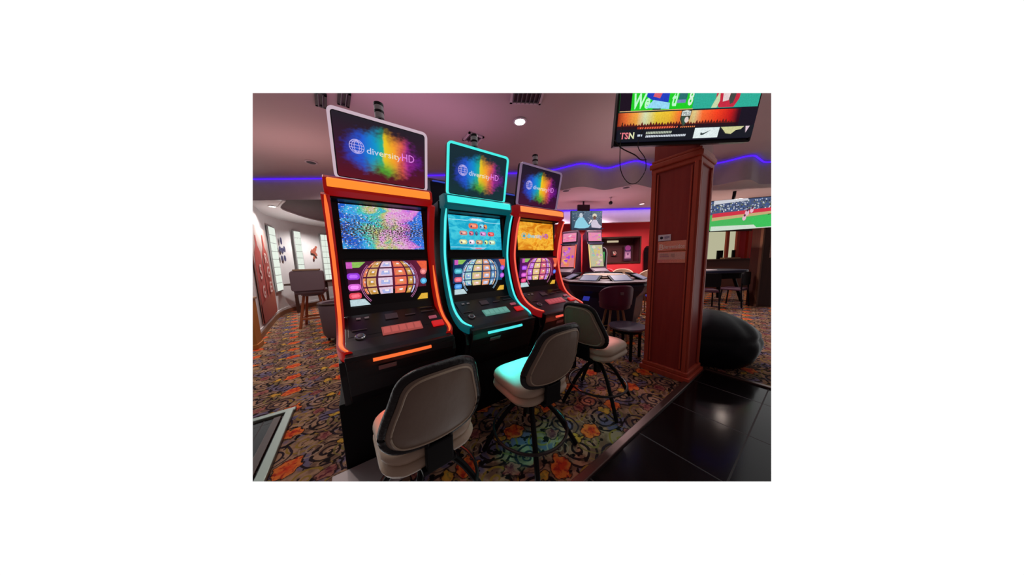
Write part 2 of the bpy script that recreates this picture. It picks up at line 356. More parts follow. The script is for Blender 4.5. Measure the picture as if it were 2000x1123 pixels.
# ---------------------------------------------------------------- materials
MAT = dict(
    ceil=mat('mauve_ceiling_paint', (188, 166, 166), .9, noise=.05, nscale=1.5), soff=mat('soffit_paint', (200, 184, 190), .85),
    white=mat('white_wall_paint', (205, 200, 200), .8), red=mat('red_wall_paint', (206, 40, 48), .7, noise=.1, nscale=2),
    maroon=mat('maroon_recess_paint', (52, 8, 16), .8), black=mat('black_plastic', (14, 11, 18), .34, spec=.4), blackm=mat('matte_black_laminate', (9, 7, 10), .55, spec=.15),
    navy=mat('dark_navy_metal', (30, 34, 62), .45, spec=.4), grey=mat('grey_plastic', (108, 96, 104), .5), steel=mat('dark_steel', (52, 46, 46), .35, .7),
    pale=mat('pale_brushed_plate', (150, 138, 140), .45, .2), chrome=mat('chrome', (170, 168, 170), .2, .9),
    vinyl=mat('taupe_vinyl', (124, 106, 92), .5, spec=.4, noise=.08, nscale=5, bump=.15, bscale=35), seat=mat('cream_vinyl', (182, 160, 138), .45, noise=.06, bump=.1, bscale=30),
    rim=mat('black_leather_rim', (10, 7, 9), .34, spec=.35, bump=.3, bscale=60), piping=mat('pale_piping', (168, 148, 126), .45),
    burg=mat('burgundy_vinyl', (92, 22, 56), .45, noise=.1), mauve=mat('mauve_vinyl', (108, 88, 96), .6), tan=mat('tan_vinyl', (150, 120, 96), .6, noise=.25, nscale=20),
    leather=mat('blue_black_leatherette', (8, 10, 18), .5, spec=.14, bump=.2, bscale=12), brass=mat('aged_brass', (190, 150, 90), .35, .6),
    decor=mat('dark_table_top', (70, 64, 78), .22, spec=.6), trim=mat('bronze_edge_trim', (84, 60, 56), .3, .55), paletrim=mat('pale_green_metal_trim', (128, 140, 132), .35, .4),
    vent=mat('vent_grille_metal', (52, 44, 52), .6), cable=mat('black_cable', (18, 14, 16), .6), block=glow('glass_block_daylight', (226, 236, 224), 1.0),
    mortar=mat('glass_block_joint', (150, 150, 150), .7), lampon=glow('lamp_lens', (255, 250, 240), 6), lampdim=glow('lamp_lens_far', (255, 225, 225), 1.6), purple=glow('purple_cove_strip', (64, 18, 235), 2.1),
    lamphot=glow('lamp_lens_near', (255, 252, 238), 14), clear=mat('white_lamp_plastic', (200, 196, 200), .4), redbtn=glow('red_bash_button', (214, 26, 30), .9), felt=mat('slate_blue_felt', (60, 66, 90), .8),
    wpillar=wood('red_mahogany', (136, 42, 40), (168, 62, 54), .5), wmould=wood('mahogany_moulding', (168, 62, 48), (198, 86, 62), .5), wdark=wood('dark_walnut', (48, 28, 24), (70, 42, 34), .4),
    wleg=wood('stool_wood', (132, 70, 44), (168, 96, 60), .4), woak=wood('yellow_oak', (170, 104, 48), (196, 130, 66), .45), wbase=wood('baseboard_wood', (118, 78, 52), (150, 104, 74), .45, 'y'),
    wpale=wood('pale_stool_wood', (150, 112, 84), (182, 144, 112), .4), booth=glow('cash_desk_lit_window', (206, 204, 170), .75),
    carpet=carpet(), tile=tiles(), burst_red=burst('maroon_burst_display', ((92, 12, 28), (58, 16, 44), (30, 28, 38))), burst_cyan=burst('teal_burst_display', ((14, 50, 56), (12, 40, 52), (16, 44, 54))), burst_violet=burst('plum_burst_display', ((66, 14, 50), (40, 16, 46), (28, 22, 38))), mosaic=mosaic('confetti_display'),
    teal=swirl('teal_display', [(0, (4, 110, 150)), (.45, (20, 170, 205)), (.6, (70, 205, 225)), (1, (10, 120, 160))], 7),
    gold=swirl('gold_display', [(0, (150, 70, 10)), (.4, (220, 130, 20)), (.55, (250, 190, 60)), (.65, (240, 150, 30)), (1, (120, 50, 10))], 6),
)

# ---------------------------------------------------------------- setting
Z1, Z0 = 3.15, 2.73
struct('floor', MB().face([(-3.2, .77, 0), (14, .77, 0), (14, 14, 0), (-3.2, 14, 0)]).face([(3.3, -2, 0), (14, -2, 0), (14, .77, 0), (3.3, .77, 0)]), MAT['carpet'])
struct('floor_tiles', MB().box((2.0, -.62, -.01), (2.6, 2.78, .036)), MAT['tile'])
struct('trim_1', MB().box((2.0, .765, .012), (2.7, .055, .026), bev=.006).box((3.3, -.5, .012), (.05, 2.5, .026), bev=.006), MAT['trim'])
struct('floor_tiles_2', MB().box((-1.35, 2.0, -.01), (1.5, 1.5, .04)), MAT['tile'])
struct('trim_2', MB().box((-.60, 2.0, .014), (.06, 1.62, .032), bev=.008).box((-1.35, 2.80, .014), (1.58, .06, .03), bev=.008), MAT['paletrim'])
struct('trim_3', MB().box((-.67, 1.98, .012), (.05, 1.5, .026), bev=.004), MAT['wdark'])

ZIG = [(-4.5, 8.79), (-1.49, 6.9), (-.32, 6.15), (3.0, 3.80), (3.46, 3.36), (3.67, 2.82), (4.34, 2.76), (4.43, 2.22), (5.13, 2.16), (6.01, 1.43), (6.04, .96), (6.8, .91), (7.2, .2), (9, -1.5)]
def rnd(pts, r=.16, n=5):
    out = [Vector(pts[0])]
    for i in range(1, len(pts) - 1):
        p = Vector(pts[i]); a = Vector(pts[i - 1]); b = Vector(pts[i + 1])
        ra = min(r, (a - p).length * .45); rb = min(r, (b - p).length * .45)
        A = p + (a - p).normalized() * ra; B = p + (b - p).normalized() * rb
        for k in range(n + 1):
            t = k / n; out.append(A * (1 - t) ** 2 + p * 2 * t * (1 - t) + B * t * t)
    out.append(Vector(pts[-1])); return out
ZR = rnd(ZIG)
up = MB(); up.face([(-4.5, -2, Z1)] + [(9, -2, Z1)] + [(p.x, p.y, Z1) for p in reversed(ZR)])
struct('ceiling', up, MAT['ceil'])
# lower ceiling around the raised part; at the left it is a pale curved band with a dark recess
RC = [(-1.05, 6.70), (-1.28, 7.55), (-1.16, 8.2), (-.92, 8.85), (-.62, 9.3), (0, 9.9), (1.2, 10.3)]
RCs = [Vector((p[0], p[1])) for p in smooth_path([(a, b, 0) for a, b in RC])]
zl = [p for p in ZR if p.x < -.9]; zr = [p for p in ZR if p.x >= 1.4]
lc = MB(); lc.face([(p.x, p.y, Z0) for p in ZR if p.x <= -1.05] + [(p.x, p.y, Z0) for p in RCs] + [(1.2, 14, Z0), (-4.5, 14, Z0)])
struct('ceiling_soffit_left', lc, MAT['white'])
rr_ = MB(); rr_.face([(p.x, p.y, Z0 + .02) for p in RCs] + [(1.2, 5.1, Z0 + .02)]); rr_.sweep([(p.x, p.y, Z0 + .0) for p in RCs], [(-.012, -.02), (.012, -.02), (.012, .03), (-.012, .03)])
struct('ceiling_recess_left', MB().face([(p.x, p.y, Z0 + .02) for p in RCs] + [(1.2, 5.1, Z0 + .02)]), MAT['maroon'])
struct('trim_4', MB().sweep([(p.x, p.y, Z0) for p in RCs], [(-.02, -.012), (.02, -.012), (.02, .03), (-.02, .03)]), MAT['white']); rr_.b.free()
lr = MB(); lr.face([(1.2, 5.08, Z0)] + [(p.x, p.y, Z0) for p in ZR if p.x > 2.9] + [(14, -1.5, Z0), (14, 14, Z0), (1.2, 14, Z0)])
struct('ceiling_soffit', lr, MAT['ceil'])
fa = MB()
for a, b in zip(ZR, ZR[1:]): fa.face([(a.x, a.y, Z0 - .01), (b.x, b.y, Z0 - .01), (b.x, b.y, Z1), (a.x, a.y, Z1)])
bmesh.ops.remove_doubles(fa.b, verts=fa.b.verts, dist=1e-4)
struct('ceiling_fascia', fa, MAT['soff'], smooth=True)
off = []
for i, p in enumerate(ZR):
    a = ZR[max(i - 1, 0)]; b = ZR[min(i + 1, len(ZR) - 1)]; t = (b - a).normalized(); off.append((p.x - t.y * -.03 * -1, p.y + t.x * -.03, Z1 - .03))
st = tag(MB().sweep([(p.x - .02, p.y - .03, Z1 - .028) for p in ZR], [(-.009, -.009), (.009, -.009), (.009, .009), (-.009, .009)]).build('cove_light', MAT['purple']),
         'purple light line along the zigzag edge of the raised ceiling', 'light strip')

# left curved wall
WALL = smooth_path([(p[0], p[1], 0) for p in [(-1.58, 4.9), (-1.57, 5.4), (-1.57, 6.0), (-1.68, 7.2), (-1.78, 8.6), (-1.6, 9.5), (-1.1, 10.3), (-.3, 10.9), (.6, 11.2), (2.0, 11.2)]], 8)
def wall_at(y=None, x=None):
    best = None
    for a, b in zip(WALL, WALL[1:]):
        m = (a + b) / 2; t = (b - a).normalized(); k = abs(m.y - y) if y is not None else abs(m.x - x)
        if best is None or k < best[0]: best = (k, m, t)
    return best[1], best[2]
ww = MB()
for a, b in zip(WALL, WALL[1:]): ww.face([(a.x, a.y, 0), (b.x, b.y, 0), (b.x, b.y, Z0), (a.x, a.y, Z0)])
bmesh.ops.remove_doubles(ww.b, verts=ww.b.verts, dist=1e-4)
struct('wall_left', ww, MAT['white'], smooth=True, solid=.04)
struct('baseboard_left', MB().sweep([(p.x + .035, p.y - .01, .055) for p in WALL], [(-.015, -.055), (.015, -.055), (.015, .055), (-.015, .055)]), MAT['wbase'])
struct('trim_5', MB().sweep([(p.x + .03, p.y - .01, .15) for p in WALL], [(-.012, -.03), (.012, -.03), (.012, .03), (-.012, .03)]), MAT['white'])

def on_wall(px, py, qx, qy):
    """frame of a flat piece fixed to the curved wall between two plan points; returns origin, rotation, width"""
    a = Vector((px, py)); b = Vector((qx, qy)); d = b - a
    return ((a + b) / 2), math.atan2(d.y, d.x), d.length
# glass-block windows
for i, (a, b, z0, z1) in enumerate((((-1.755, 8.50), (-1.735, 8.95), .70, 2.42), ((-1.45, 9.70), (-1.335, 9.90), 1.2, 2.45), ((-.87, 10.44), (-.66, 10.60), .82, 2.45))):
    c, rz, wd = on_wall(*a, *b)
    c = c + Vector((math.sin(rz), -math.cos(rz))) * .03
    root = struct('window_%d' % (i + 1), MB().box((0, 0, (z0 + z1) / 2), (wd + .04, .03, z1 - z0 + .04)), MAT['mortar'], loc=(c.x, c.y, 0), rot=(0, 0, rz))
    g = MB(); nz = max(4, int((z1 - z0) / .2)); hz = (z1 - z0) / nz
    for r in range(nz):
        for q in range(2): g.box(((q - .5) * wd / 2, -.02, z0 + hz * (r + .5)), (wd / 2 - .012, .02, hz - .014), bev=.008)
    g.build('glass_pane', MAT['block'], root)

# red rear wall with a display niche, and far right wall
A0 = Vector((5.33, 4.77)); DW = Vector((.814, -.581)).normalized(); NW = Vector((-.581, -.814)).normalized()   # NW points into the room
def rw(t, o=0.0): p = A0 + DW * t + NW * o; return p
n0, n1, nz0, nz1 = 1.13, 2.35, 1.22, 1.95
wr = MB(); ZF = 2.70
def rect(mb, t0, t1, z0, z1, o=0.0):
    a = rw(t0, o); b = rw(t1, o); mb.face([(a.x, a.y, z0), (b.x, b.y, z0), (b.x, b.y, z1), (a.x, a.y, z1)])
rect(wr, -3.2, n0, 0, ZF); rect(wr, n1, 3.6, 0, ZF); rect(wr, n0, n1, 0, nz0); rect(wr, n0, n1, nz1, ZF)
struct('wall_back', wr, MAT['red'])
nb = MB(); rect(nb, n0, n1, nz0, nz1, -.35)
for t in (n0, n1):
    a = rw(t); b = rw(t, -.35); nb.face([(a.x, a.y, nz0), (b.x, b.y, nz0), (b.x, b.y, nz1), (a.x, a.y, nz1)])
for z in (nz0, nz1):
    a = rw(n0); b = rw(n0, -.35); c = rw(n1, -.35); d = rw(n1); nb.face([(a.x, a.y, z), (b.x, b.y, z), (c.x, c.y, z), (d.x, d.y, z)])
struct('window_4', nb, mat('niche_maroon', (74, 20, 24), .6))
RZW = math.atan2(DW.y, DW.x)
a = rw((n0 + n1) / 2, -.0)
struct('trim_6', MB().box((0, 0, nz1 + .02), (n1 - n0 + .08, .05, .04)).box((0, 0, nz0 - .02), (n1 - n0 + .08, .05, .04)).box((-(n1 - n0) / 2 - .02, 0, (nz0 + nz1) / 2), (.04, .05, nz1 - nz0)).box(((n1 - n0) / 2 + .02, 0, (nz0 + nz1) / 2), (.04, .05, nz1 - nz0)),
       MAT['wdark'], loc=(a.x, a.y, 0), rot=(0, 0, RZW))
# pale band above the red wall, washed by its own purple strip
p = rw(1.5, .35)
struct('trim_7', MB().box((0, 0, 2.53), (4.6, .12, .34)), mat('pale_band_paint', (232, 218, 230), .7), loc=(p.x, p.y, 0), rot=(0, 0, RZW))
p = rw(1.5, .47)
lw = bpy.data.lights.new('cove_wash', 'AREA'); lw.shape = 'RECTANGLE'; lw.size = 4.2; lw.size_y = .04; lw.energy = 2.6; lw.color = (.78, .62, 1)
ow = bpy.data.objects.new('cove_wash', lw); ow.location = (p.x + NW.x * .12, p.y + NW.y * .12, 2.66); ow.rotation_euler = (math.radians(35), 0, RZW); C.objects.link(ow)
tag(MB().box((0, 0, 2.70), (4.5, .05, .025)).build('cove_light', MAT['purple'], loc=(p.x, p.y, 0), rot=(0, 0, RZW)), 'short purple light line above the pale band of the rear red wall', 'light strip')
g = MB()
pa = rw(-3.2); g.face([(2.0, 11.2, 0), (pa.x, pa.y, 0), (pa.x, pa.y, Z0), (2.0, 11.2, Z0)])
struct('wall_rear_left', g, MAT['red'])
B0 = Vector((11.6, 3.05))
def rw2(t, o=0.0): return B0 + DW * t + NW * o
g = MB(); a = rw2(-2.4); b = rw2(3.2); g.face([(a.x, a.y, 0), (b.x, b.y, 0), (b.x, b.y, Z0), (a.x, a.y, Z0)])
a = rw(3.6); b = rw2(-2.4); g.face([(a.x, a.y, 0), (b.x, b.y, 0), (b.x, b.y, Z0), (a.x, a.y, Z0)])
struct('wall_right', g, MAT['red'])

# ---------------------------------------------------------------- slot machines
STRIP = smooth_path([(0, -.10, 1.805), (0, -.055, 1.70), (0, -.005, 1.50), (0, .005, 1.36), (0, -.03, 1.18), (0, -.10, 1.0), (0, -.19, .91), (0, -.31, .862), (0, -.415, .838)], 5)
def globe(a, warm, cx=0, cy=0, R=.165, W=.545, H=.325):
    lats = [-1.05, -.60, -.19, .22, .62, 1.05]
    lons = [-1.5, -1.08, -.52, .12, .72, 1.14, 1.5]
    def P(lo, la): return (cx + R * math.sin(lo) * math.cos(la) * 1.12, max(-H / 2, min(H / 2, cy + R * math.sin(la) * 1.18)))
    k = 0
    for i in range(5):
        for j in range(6):
            m = .035
            l0, l1 = lats[i] + m, lats[i + 1] - m; o0, o1 = lons[j] + m * 1.3, lons[j + 1] - m * 1.3
            q = [P(o0 + (o1 - o0) * t, l0) for t in (0, .25, .5, .75, 1)] + [P(o1, l0 + (l1 - l0) * t) for t in (.33, .66)] + [P(o1 + (o0 - o1) * t, l1) for t in (0, .25, .5, .75, 1)] + [P(o0, l1 + (l0 - l1) * t) for t in (.33, .66)]
            c1 = warm[k % len(warm)]; c2 = warm[(k * 7 + 3) % len(warm)]; k += 1
            a.poly(q, c1)
            mx = sum(p[0] for p in q) / len(q); my = sum(p[1] for p in q) / len(q)
            q2 = [(mx + (p[0] - mx) * .62, my + (p[1] - my) * .5 - .003) for p in q]; a.poly(q2, c2)
            q3 = [(mx + (p[0] - mx) * .3 + .004, my + (p[1] - my) * .22 + .004) for p in q]; a.poly(q3, (245, 235, 240))
    for r in (1.02, 1.07):
        a.ring(cx, cy, R * 1.12 * r, R * 1.12 * (r + .018), (200, 120, 170) if warm[0][0] > 200 else (170, 210, 240), a0=-.75, a1=.75, sq=1.03)
        a.ring(cx, cy, R * 1.12 * r, R * 1.12 * (r + .018), (200, 120, 170) if warm[0][0] > 200 else (170, 210, 240), a0=PI - .75, a1=PI + .75, sq=1.03)
def lower_art(kind):
    W, H = .545, .325; a = Art(.0004)
    bgc = {'red': [(66, 16, 48), (88, 20, 36), (96, 26, 56), (62, 14, 54)], 'cyan': [(16, 60, 110), (20, 90, 130), (18, 60, 100), (16, 40, 84)], 'violet': [(84, 20, 84), (96, 24, 60), (110, 26, 60), (80, 16, 90)]}[kind]
    a.poly([(-W / 2, -H / 2), (W / 2, -H / 2), (W / 2, H / 2), (-W / 2, H / 2)], bgc)
    warm = {'red': [(226, 140, 90), (216, 170, 110), (222, 196, 220), (232, 110, 84), (190, 140, 60), (170, 180, 230)],
            'cyan': [(190, 200, 235), (170, 215, 215), (205, 190, 130), (225, 150, 110), (120, 160, 210), (235, 190, 170)],
            'violet': [(226, 150, 110), (205, 120, 225), (230, 200, 130), (225, 110, 150), (190, 130, 220), (235, 190, 160)]}[kind]
    globe(a, warm)
    x = W / 2; y = H / 2
    L = {'red': [(150, 60, 220), (214, 100, 210), (224, 70, 90)], 'cyan': [(70, 170, 190), (220, 100, 120), (70, 140, 220)], 'violet': [(160, 70, 220), (200, 80, 190), (214, 60, 120)]}[kind]
    Rr = {'red': [(222, 120, 120), (80, 170, 220)], 'cyan': [(150, 90, 210), (180, 90, 210)], 'violet': [(230, 110, 80), (80, 110, 220)]}[kind]
    a.poly([(-x, y), (-x, y - .04), (-x + .075, y - .04), (-x + .115, y)], (140, 190, 90)); a.poly([(-x, y), (-x, y - .045), (-x + .035, y - .045), (-x + .035, y)], (205, 90, 190))
    a.poly([(x, y), (x, y - .085), (x - .03, y - .085), (x - .08, y)], (232, 96, 64))
    for k, (c, yy) in enumerate(zip(L, (.06, -.02, -.085))):
        a.poly(rrect(.075, .048, .018, cx=-x + .036, cy=yy), c); a.poly(rrect(.05, .026, .012, cx=-x + .036, cy=yy), tuple(min(255, v + 45) for v in c))
    a.poly([(-x, -y), (-x + .125, -y), (-x + .09, -y + .05), (-x, -y + .05)], (190, 214, 220))
    for c, yy in zip(Rr, (.075, -.005)):
        a.ell(x - .03, yy, .026, .026, c); a.ell(x - .03, yy, .014, .014, tuple(min(255, v + 40) for v in c))
    a.poly([(x, -y), (x, -y + .05), (x - .05, -y + .05), (x - .085, -y)], (226, 176, 60))
    return a
def topper_art():
    a = Art(.0005)
    cx, cy, r = -.165, .012, .044
    lc_ = (186, 176, 235)
    a.ring(cx, cy, r - .003, r + .001, lc_)
    a.ring(cx, cy, r * .30, r * .38, lc_, sq=2.4); a.ring(cx, cy, r * .62, r * .70, lc_, sq=1.3)
    for yy in (-.6, -.2, .2, .6):
        hw = r * math.sqrt(1 - yy * yy); a.rect(cx - hw, cy + yy * r - .0016, cx + hw, cy + yy * r + .0016, lc_)
    def cf(x):
        return (190, 200, 235) if x < -.03 else (232, 220, 190) if x < .10 else (226, 130, 226)
    a.text('diversity', -.108, -.018, .040, None, width=.225, align='LEFT', colf=cf, bold=.008)
    a.text('HD', .122, -.018, .052, (226, 130, 230), width=.088, align='LEFT', bold=.0)
    return a
def slot_machine(cx, label, short, lampw, bar, barcol, spill, edge, edges, upper, kind, green):
    t = thing('slot_machine', label, 'slot machine', (cx, 2.0, 0), 0, 'slot machines in the front row')
    gb = glow('light_bar_lens', bar[0], bar[1]); gs = glow('light_strip_lens', barcol[0], barcol[1]); gh = glow('housing_spill_glow', spill[0], spill[1]); ge = glow('topper_edge_light', edge, edges)  # gh paints the strips' spill as emission on rails, top bar and topper mount
    MB().prism([(-.27, 0), (.62, 0), (.62, .46), (-.27, .46)], -.387, .387).build('pedestal', MAT['blackm'], t, bevel=.008)
    prof = [(-.452, .815), (-.462, .79), (-.45, .74), (-.41, .66), (-.36, .54), (-.30, .46), (.56, .46), (.56, 1.80), (.42, 1.92), (.02, 1.93), (-.03, 1.85), (-.045, 1.80),
            (.03, 1.79), (.055, 1.45), (.05, 1.38), (-.0, 1.04), (-.04, .985), (-.30, .872), (-.40, .838)]
    body = MB().prism(prof, -.318, .318).build('cabinet_body', MAT['black'], t, bevel=.006)
    for s in (-1, 1):
        r = MB()
        # rail: a ribbon of constant width following the front curve
        pts = STRIP; n = len(pts); rows = []
        for i, p in enumerate(pts):
            a = pts[max(i - 1, 0)]; b = pts[min(i + 1, n - 1)]; tt = (b - a).normalized(); nn = Vector((0, tt.z, -tt.y));  # points forward/up
            if nn.y > 0: nn = -nn
            rows.append((p, nn))
        for i, (p, nn) in enumerate(rows):
            cin = -s * .035 * max(0, (i - n + 6) / 5.0) ** 1.5
            q = [r.b.verts.new((s * .338 + cin + dx, (p + nn * d).y, (p + nn * d).z)) for dx, d in ((-.022, -.055), (.022, -.055), (.022, 0), (.014, .008), (-.014, .008), (-.022, 0))]
            if i:
                for j in range(6): r.b.faces.new((prev[j], prev[(j + 1) % 6], q[(j + 1) % 6], q[j]))
            else: r.b.faces.new(q[::-1])
            prev = q
        r.b.faces.new(prev)
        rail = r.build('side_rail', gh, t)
        l = MB()
        lit = rows[16:] if (short and s > 0) else rows
        n = len(lit)
        for i, (p, nn) in enumerate(lit):
            w_ = .0105 * min(1, .35 + i / 6.0, .35 + (n - 1 - i) / 6.0)
            cin = -s * .035 * max(0, (i - n + 6) / 5.0) ** 1.5
            q = [l.b.verts.new((s * .338 + cin + dx, (p + nn * d).y, (p + nn * d).z)) for dx, d in ((-w_, .008), (w_, .008), (w_ * .6, .017), (-w_ * .6, .017))]
            if i:
                for j in range(4): l.b.faces.new((prev[j], prev[(j + 1) % 4], q[(j + 1) % 4], q[j]))
            else: l.b.faces.new(q[::-1])
            prev = q
        l.b.faces.new(prev); l.build('light_strip', gs, rail)
        MB().prism([(-.30, .46), (.56, .46), (.56, 1.86), (.06, 1.90), (.06, 1.0), (-.2, .84), (-.40, .78), (-.41, .70)], s * .334 - .018 * 1, s * .334 + .018).build('side_panel', MAT['black'], t, bevel=.004)
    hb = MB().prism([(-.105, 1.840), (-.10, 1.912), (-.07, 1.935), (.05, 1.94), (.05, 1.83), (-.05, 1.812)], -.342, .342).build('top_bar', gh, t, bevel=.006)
    MB().prism([(-.114, 1.858), (-.109, 1.904), (-.09, 1.920), (-.08, 1.85)], -.322, .322).build('light_bar', gb, hb, bevel=.005)
    # displays
    def display(name, y, z, tilt, w, h, m, art=None):
        d = MB().box((0, .012, 0), (w + .022, .022, h + .02), bev=.004).build(name, MAT['black'], t, loc=(0, y, z), rot=(tilt, 0, 0))
        if m: MB().face([(-w / 2, -.0005, -h / 2), (w / 2, -.0005, -h / 2), (w / 2, -.0005, h / 2), (-w / 2, -.0005, h / 2)]).build('display_picture', m, d)
        if art: art.build('display_picture' if not m else 'display_lettering', SCREEN_ART, d, (0, -.0012, 0))
        return d
    display('upper_display', .020, 1.625, math.radians(-3), .558, .318, *upper)
    display('lower_display', .008, 1.215, math.radians(9), .558, .335, None, lower_art(kind))
    # button deck
    rx = math.radians(-64.5)
    def dk(mb_, name, m, lx, ly, parent=t, **k):  # ly: 0 at the back edge of the deck, 1 at the front
        y = -.045 + (-.30 + .045) * ly; z = .987 + (.866 - .987) * ly
        return mb_.build(name, m, parent, loc=(lx, y, z), rot=(math.radians(25.4), 0, 0), **k)
    deck = dk(MB().box((0, -.0, 0), (.60, .24, .012), bev=.004), 'button_deck', MAT['black'], 0, .45)
    dk(MB().box((0, 0, .010), (.085, .065, .008), bev=.002), 'card_reader_label', MAT['grey'], -.03, .30)
    for kx in (-.235, -.185): dk(MB().box((0, 0, .010), (.028, .018, .008), bev=.003), 'indicator_button', MAT['clear'], kx, .22)
    dk(MB().box((0, 0, .010), (.075, .012, .008), bev=.002), 'ticket_slot', MAT['grey'], .10, .34)
    dk(MB().box((0, 0, .010), (.10, .008, .008)).box((0, .05, .010), (.10, .006, .008)), 'bill_slot', MAT['grey'], .235, .30)
    dk(MB().box((0, 0, .009), (.085, .006, .006)), 'slot_line', MAT['grey'], -.235, .66)
    bm_ = MB().lathe([(.030, .004), (.030, .014), (.024, .018), (.004, .018)], n=24); bt = dk(bm_, 'round_button', MAT['chrome'], -.235, .90)
    MB().lathe([(.017, .016), (.017, .022), (.003, .023)], n=20).build('button_cap', MAT['grey'], bt)
    tp = dk(MB().box((0, 0, .010), (.26, .085, .010), bev=.003), 'touch_panel', glow('touch_panel_face', green, .55), .02, .85)
    for kx in range(5): MB().box((-.10 + kx * .05, 0, .0165), (.040, .06, .003), bev=.001).build('touch_key', glow('touch_key_face', tuple(min(255, int(v * 1.12)) for v in green), .6), tp)
    dk(MB().box((0, 0, .012), (.085, .06, .016), bev=.005), 'bet_button', MAT['redbtn'], .265, .92)
    dk(MB().box((0, 0, .012), (.06, .03, .012), bev=.004), 'cash_button', glow('pink_button_face', (190, 90, 110), .6), .25, .62)
    MB().sweep([(x, -.446 - .012 * (1 - (x / .32) ** 2), .808) for x in [(-.32 + .64 * k / 16) for k in range(17)]], [(-.02, -.014), (.02, -.014), (.02, .016), (-.02, .016)], upv=(0, 0, 1)).build('deck_nose', MAT['black'], t, bevel=.005)
    MB().sweep([(x, -.462 - .012 * (1 - (x / .32) ** 2), .782) for x in [(-.185 + .34 * k / 16) for k in range(17)]],
               [(.009 * math.cos(k * PI / 4), .011 * math.sin(k * PI / 4)) for k in range(8)], upv=(0, 0, 1)).build('belly_light', glow('belly_light_lens', barcol[0], barcol[1] * .9), t)
    pl = MB().box((0, 0, 0), (.10, .006, .032), bev=.002).build('name_plate', MAT['grey'], t, loc=(-.11, -.448, .715), rot=(math.radians(24), 0, 0))
    bl = bpy.data.lights.new('belly_lamp', 'AREA'); bl.shape = 'RECTANGLE'; bl.size = .32; bl.size_y = .02; bl.energy = lampw[0]; bl.color = lampw[1]; bl.spread = math.radians(95)
    bo = bpy.data.objects.new('belly_lamp', bl); C.objects.link(bo); bo.parent = t; bo.location = (-.02, -.49, .765); bo.rotation_euler = (math.radians(-60), 0, 0)
    # topper display, leaning forward
    top = MB().prism(rrect(.615, .425, .03), -.0, .045, 'y').build('topper', MAT['black'], t, loc=(.030, -.020, 2.160), rot=(math.radians(14), 0, 0))
    MB().sweep([(x, -.002, z) for x, z in rrect(.605, .415, .028)], [(-.0085, -.011), (.0085, -.011), (.0085, .011), (-.0085, .011)], closed=True, upv=(0, 1, 0)).build('edge_light', ge, top)
    MB().prism(rrect(.575, .385, .012), -.004, .002, 'y').build('display_picture', MAT['burst_' + kind], top)
    topper_art().build('display_lettering', SCREEN_ART, top, (0, -.0055, 0))
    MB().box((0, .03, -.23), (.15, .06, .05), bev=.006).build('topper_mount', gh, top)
    lamp = MB().lathe([(.032, 0), (.032, .035), (.028, .036)], n=20).build('signal_lamp', MAT['clear'], t, loc=(.035, .06, 2.445))
    MB().lathe([(.0335, .036), (.0335, .052)], n=20).build('lamp_band', MAT['black'], lamp)
    MB().lathe([(.032, .052), (.032, .085), (.03, .087)], n=20).build('lamp_lens', MAT['clear'], lamp)
    MB().lathe([(.0335, .088), (.033, .105), (.015, .112)], n=20).build('lamp_cap', MAT['black'], lamp)
    MB().cyl((0, 0, -.50), (0, 0, 0), .012).build('lamp_post', MAT['steel'], lamp)
    return t
def teal_art():
    a = Art(.0005)
    a.rect(-.275, .115, -.09, .121, (170, 230, 245), .0); a.rect(.09, .108, .275, .114, (170, 230, 245)); a.poly([(-.1, .118), (-.05, .145), (.06, .145), (.1, .112)], (120, 200, 225)); a.poly([(-.06, .122), (-.04, .14), (.05, .14), (.07, .12)], (210, 236, 246))
    a.rect(-.275, -.138, -.09, -.132, (150, 220, 240)); a.rect(.09, -.138, .25, -.132, (60, 190, 230)); a.poly([(-.1, -.134), (-.05, -.156), (.06, -.156), (.1, -.134)], (150, 205, 230)); a.rect(-.03, -.152, .04, -.142, (225, 130, 150))
    random.seed(3)
    def icon(x, y, w, h, c):
        a.poly(rrect(w, h, h * .45, cx=x, cy=y), c); a.poly(rrect(w * .6, h * .5, h * .22, cx=x, cy=y + h * .05), tuple(min(255, v + 50) for v in c)); a.ell(x - w * .22, y - h * .1, h * .18, h * .2, (80, 60, 110))
    icon(-.035, .068, .10, .052, (226, 110, 80)); icon(.055, .07, .05, .05, (120, 190, 220)); icon(.095, .066, .04, .05, (205, 120, 60))
    for x, w_, c in ((-.145, .08, (196, 130, 120)), (-.065, .05, (190, 90, 110)), (-.01, .03, (60, 90, 120)), (.06, .07, (190, 130, 190)), (.15, .075, (222, 80, 80))): icon(x, -.004, w_, .042, c)
    for x, w_, c in ((-.155, .08, (205, 205, 150)), (-.07, .06, (226, 200, 220)), (.01, .075, (190, 150, 110)), (.085, .04, (190, 210, 120)), (.15, .08, (180, 205, 170))): icon(x, -.088, w_, .044, c)
    return a
def gold_art():
    a = Art(.0005)
    cols = [(90, 200, 225), (150, 210, 215), (220, 220, 200), (200, 200, 215), (180, 150, 225), (170, 70, 200)]
    a.ring(-.185, .0, .030, .036, cols[0]); a.ell(-.185, 0, .018, .018, (60, 160, 190))
    a.text('diversity', -.14, -.018, .046, None, width=.23, align='LEFT', bold=.03, colf=lambda x: cols[max(0, min(4, int((x + .14) / .05)))])
    a.text('HD', .10, -.018, .055, cols[5], width=.09, align='LEFT', bold=.02)
    return a
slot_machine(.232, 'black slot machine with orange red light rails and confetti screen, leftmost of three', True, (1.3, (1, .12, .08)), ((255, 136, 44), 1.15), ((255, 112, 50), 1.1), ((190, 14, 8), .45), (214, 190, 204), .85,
             (MAT['mosaic'],), 'red', (205, 96, 90))
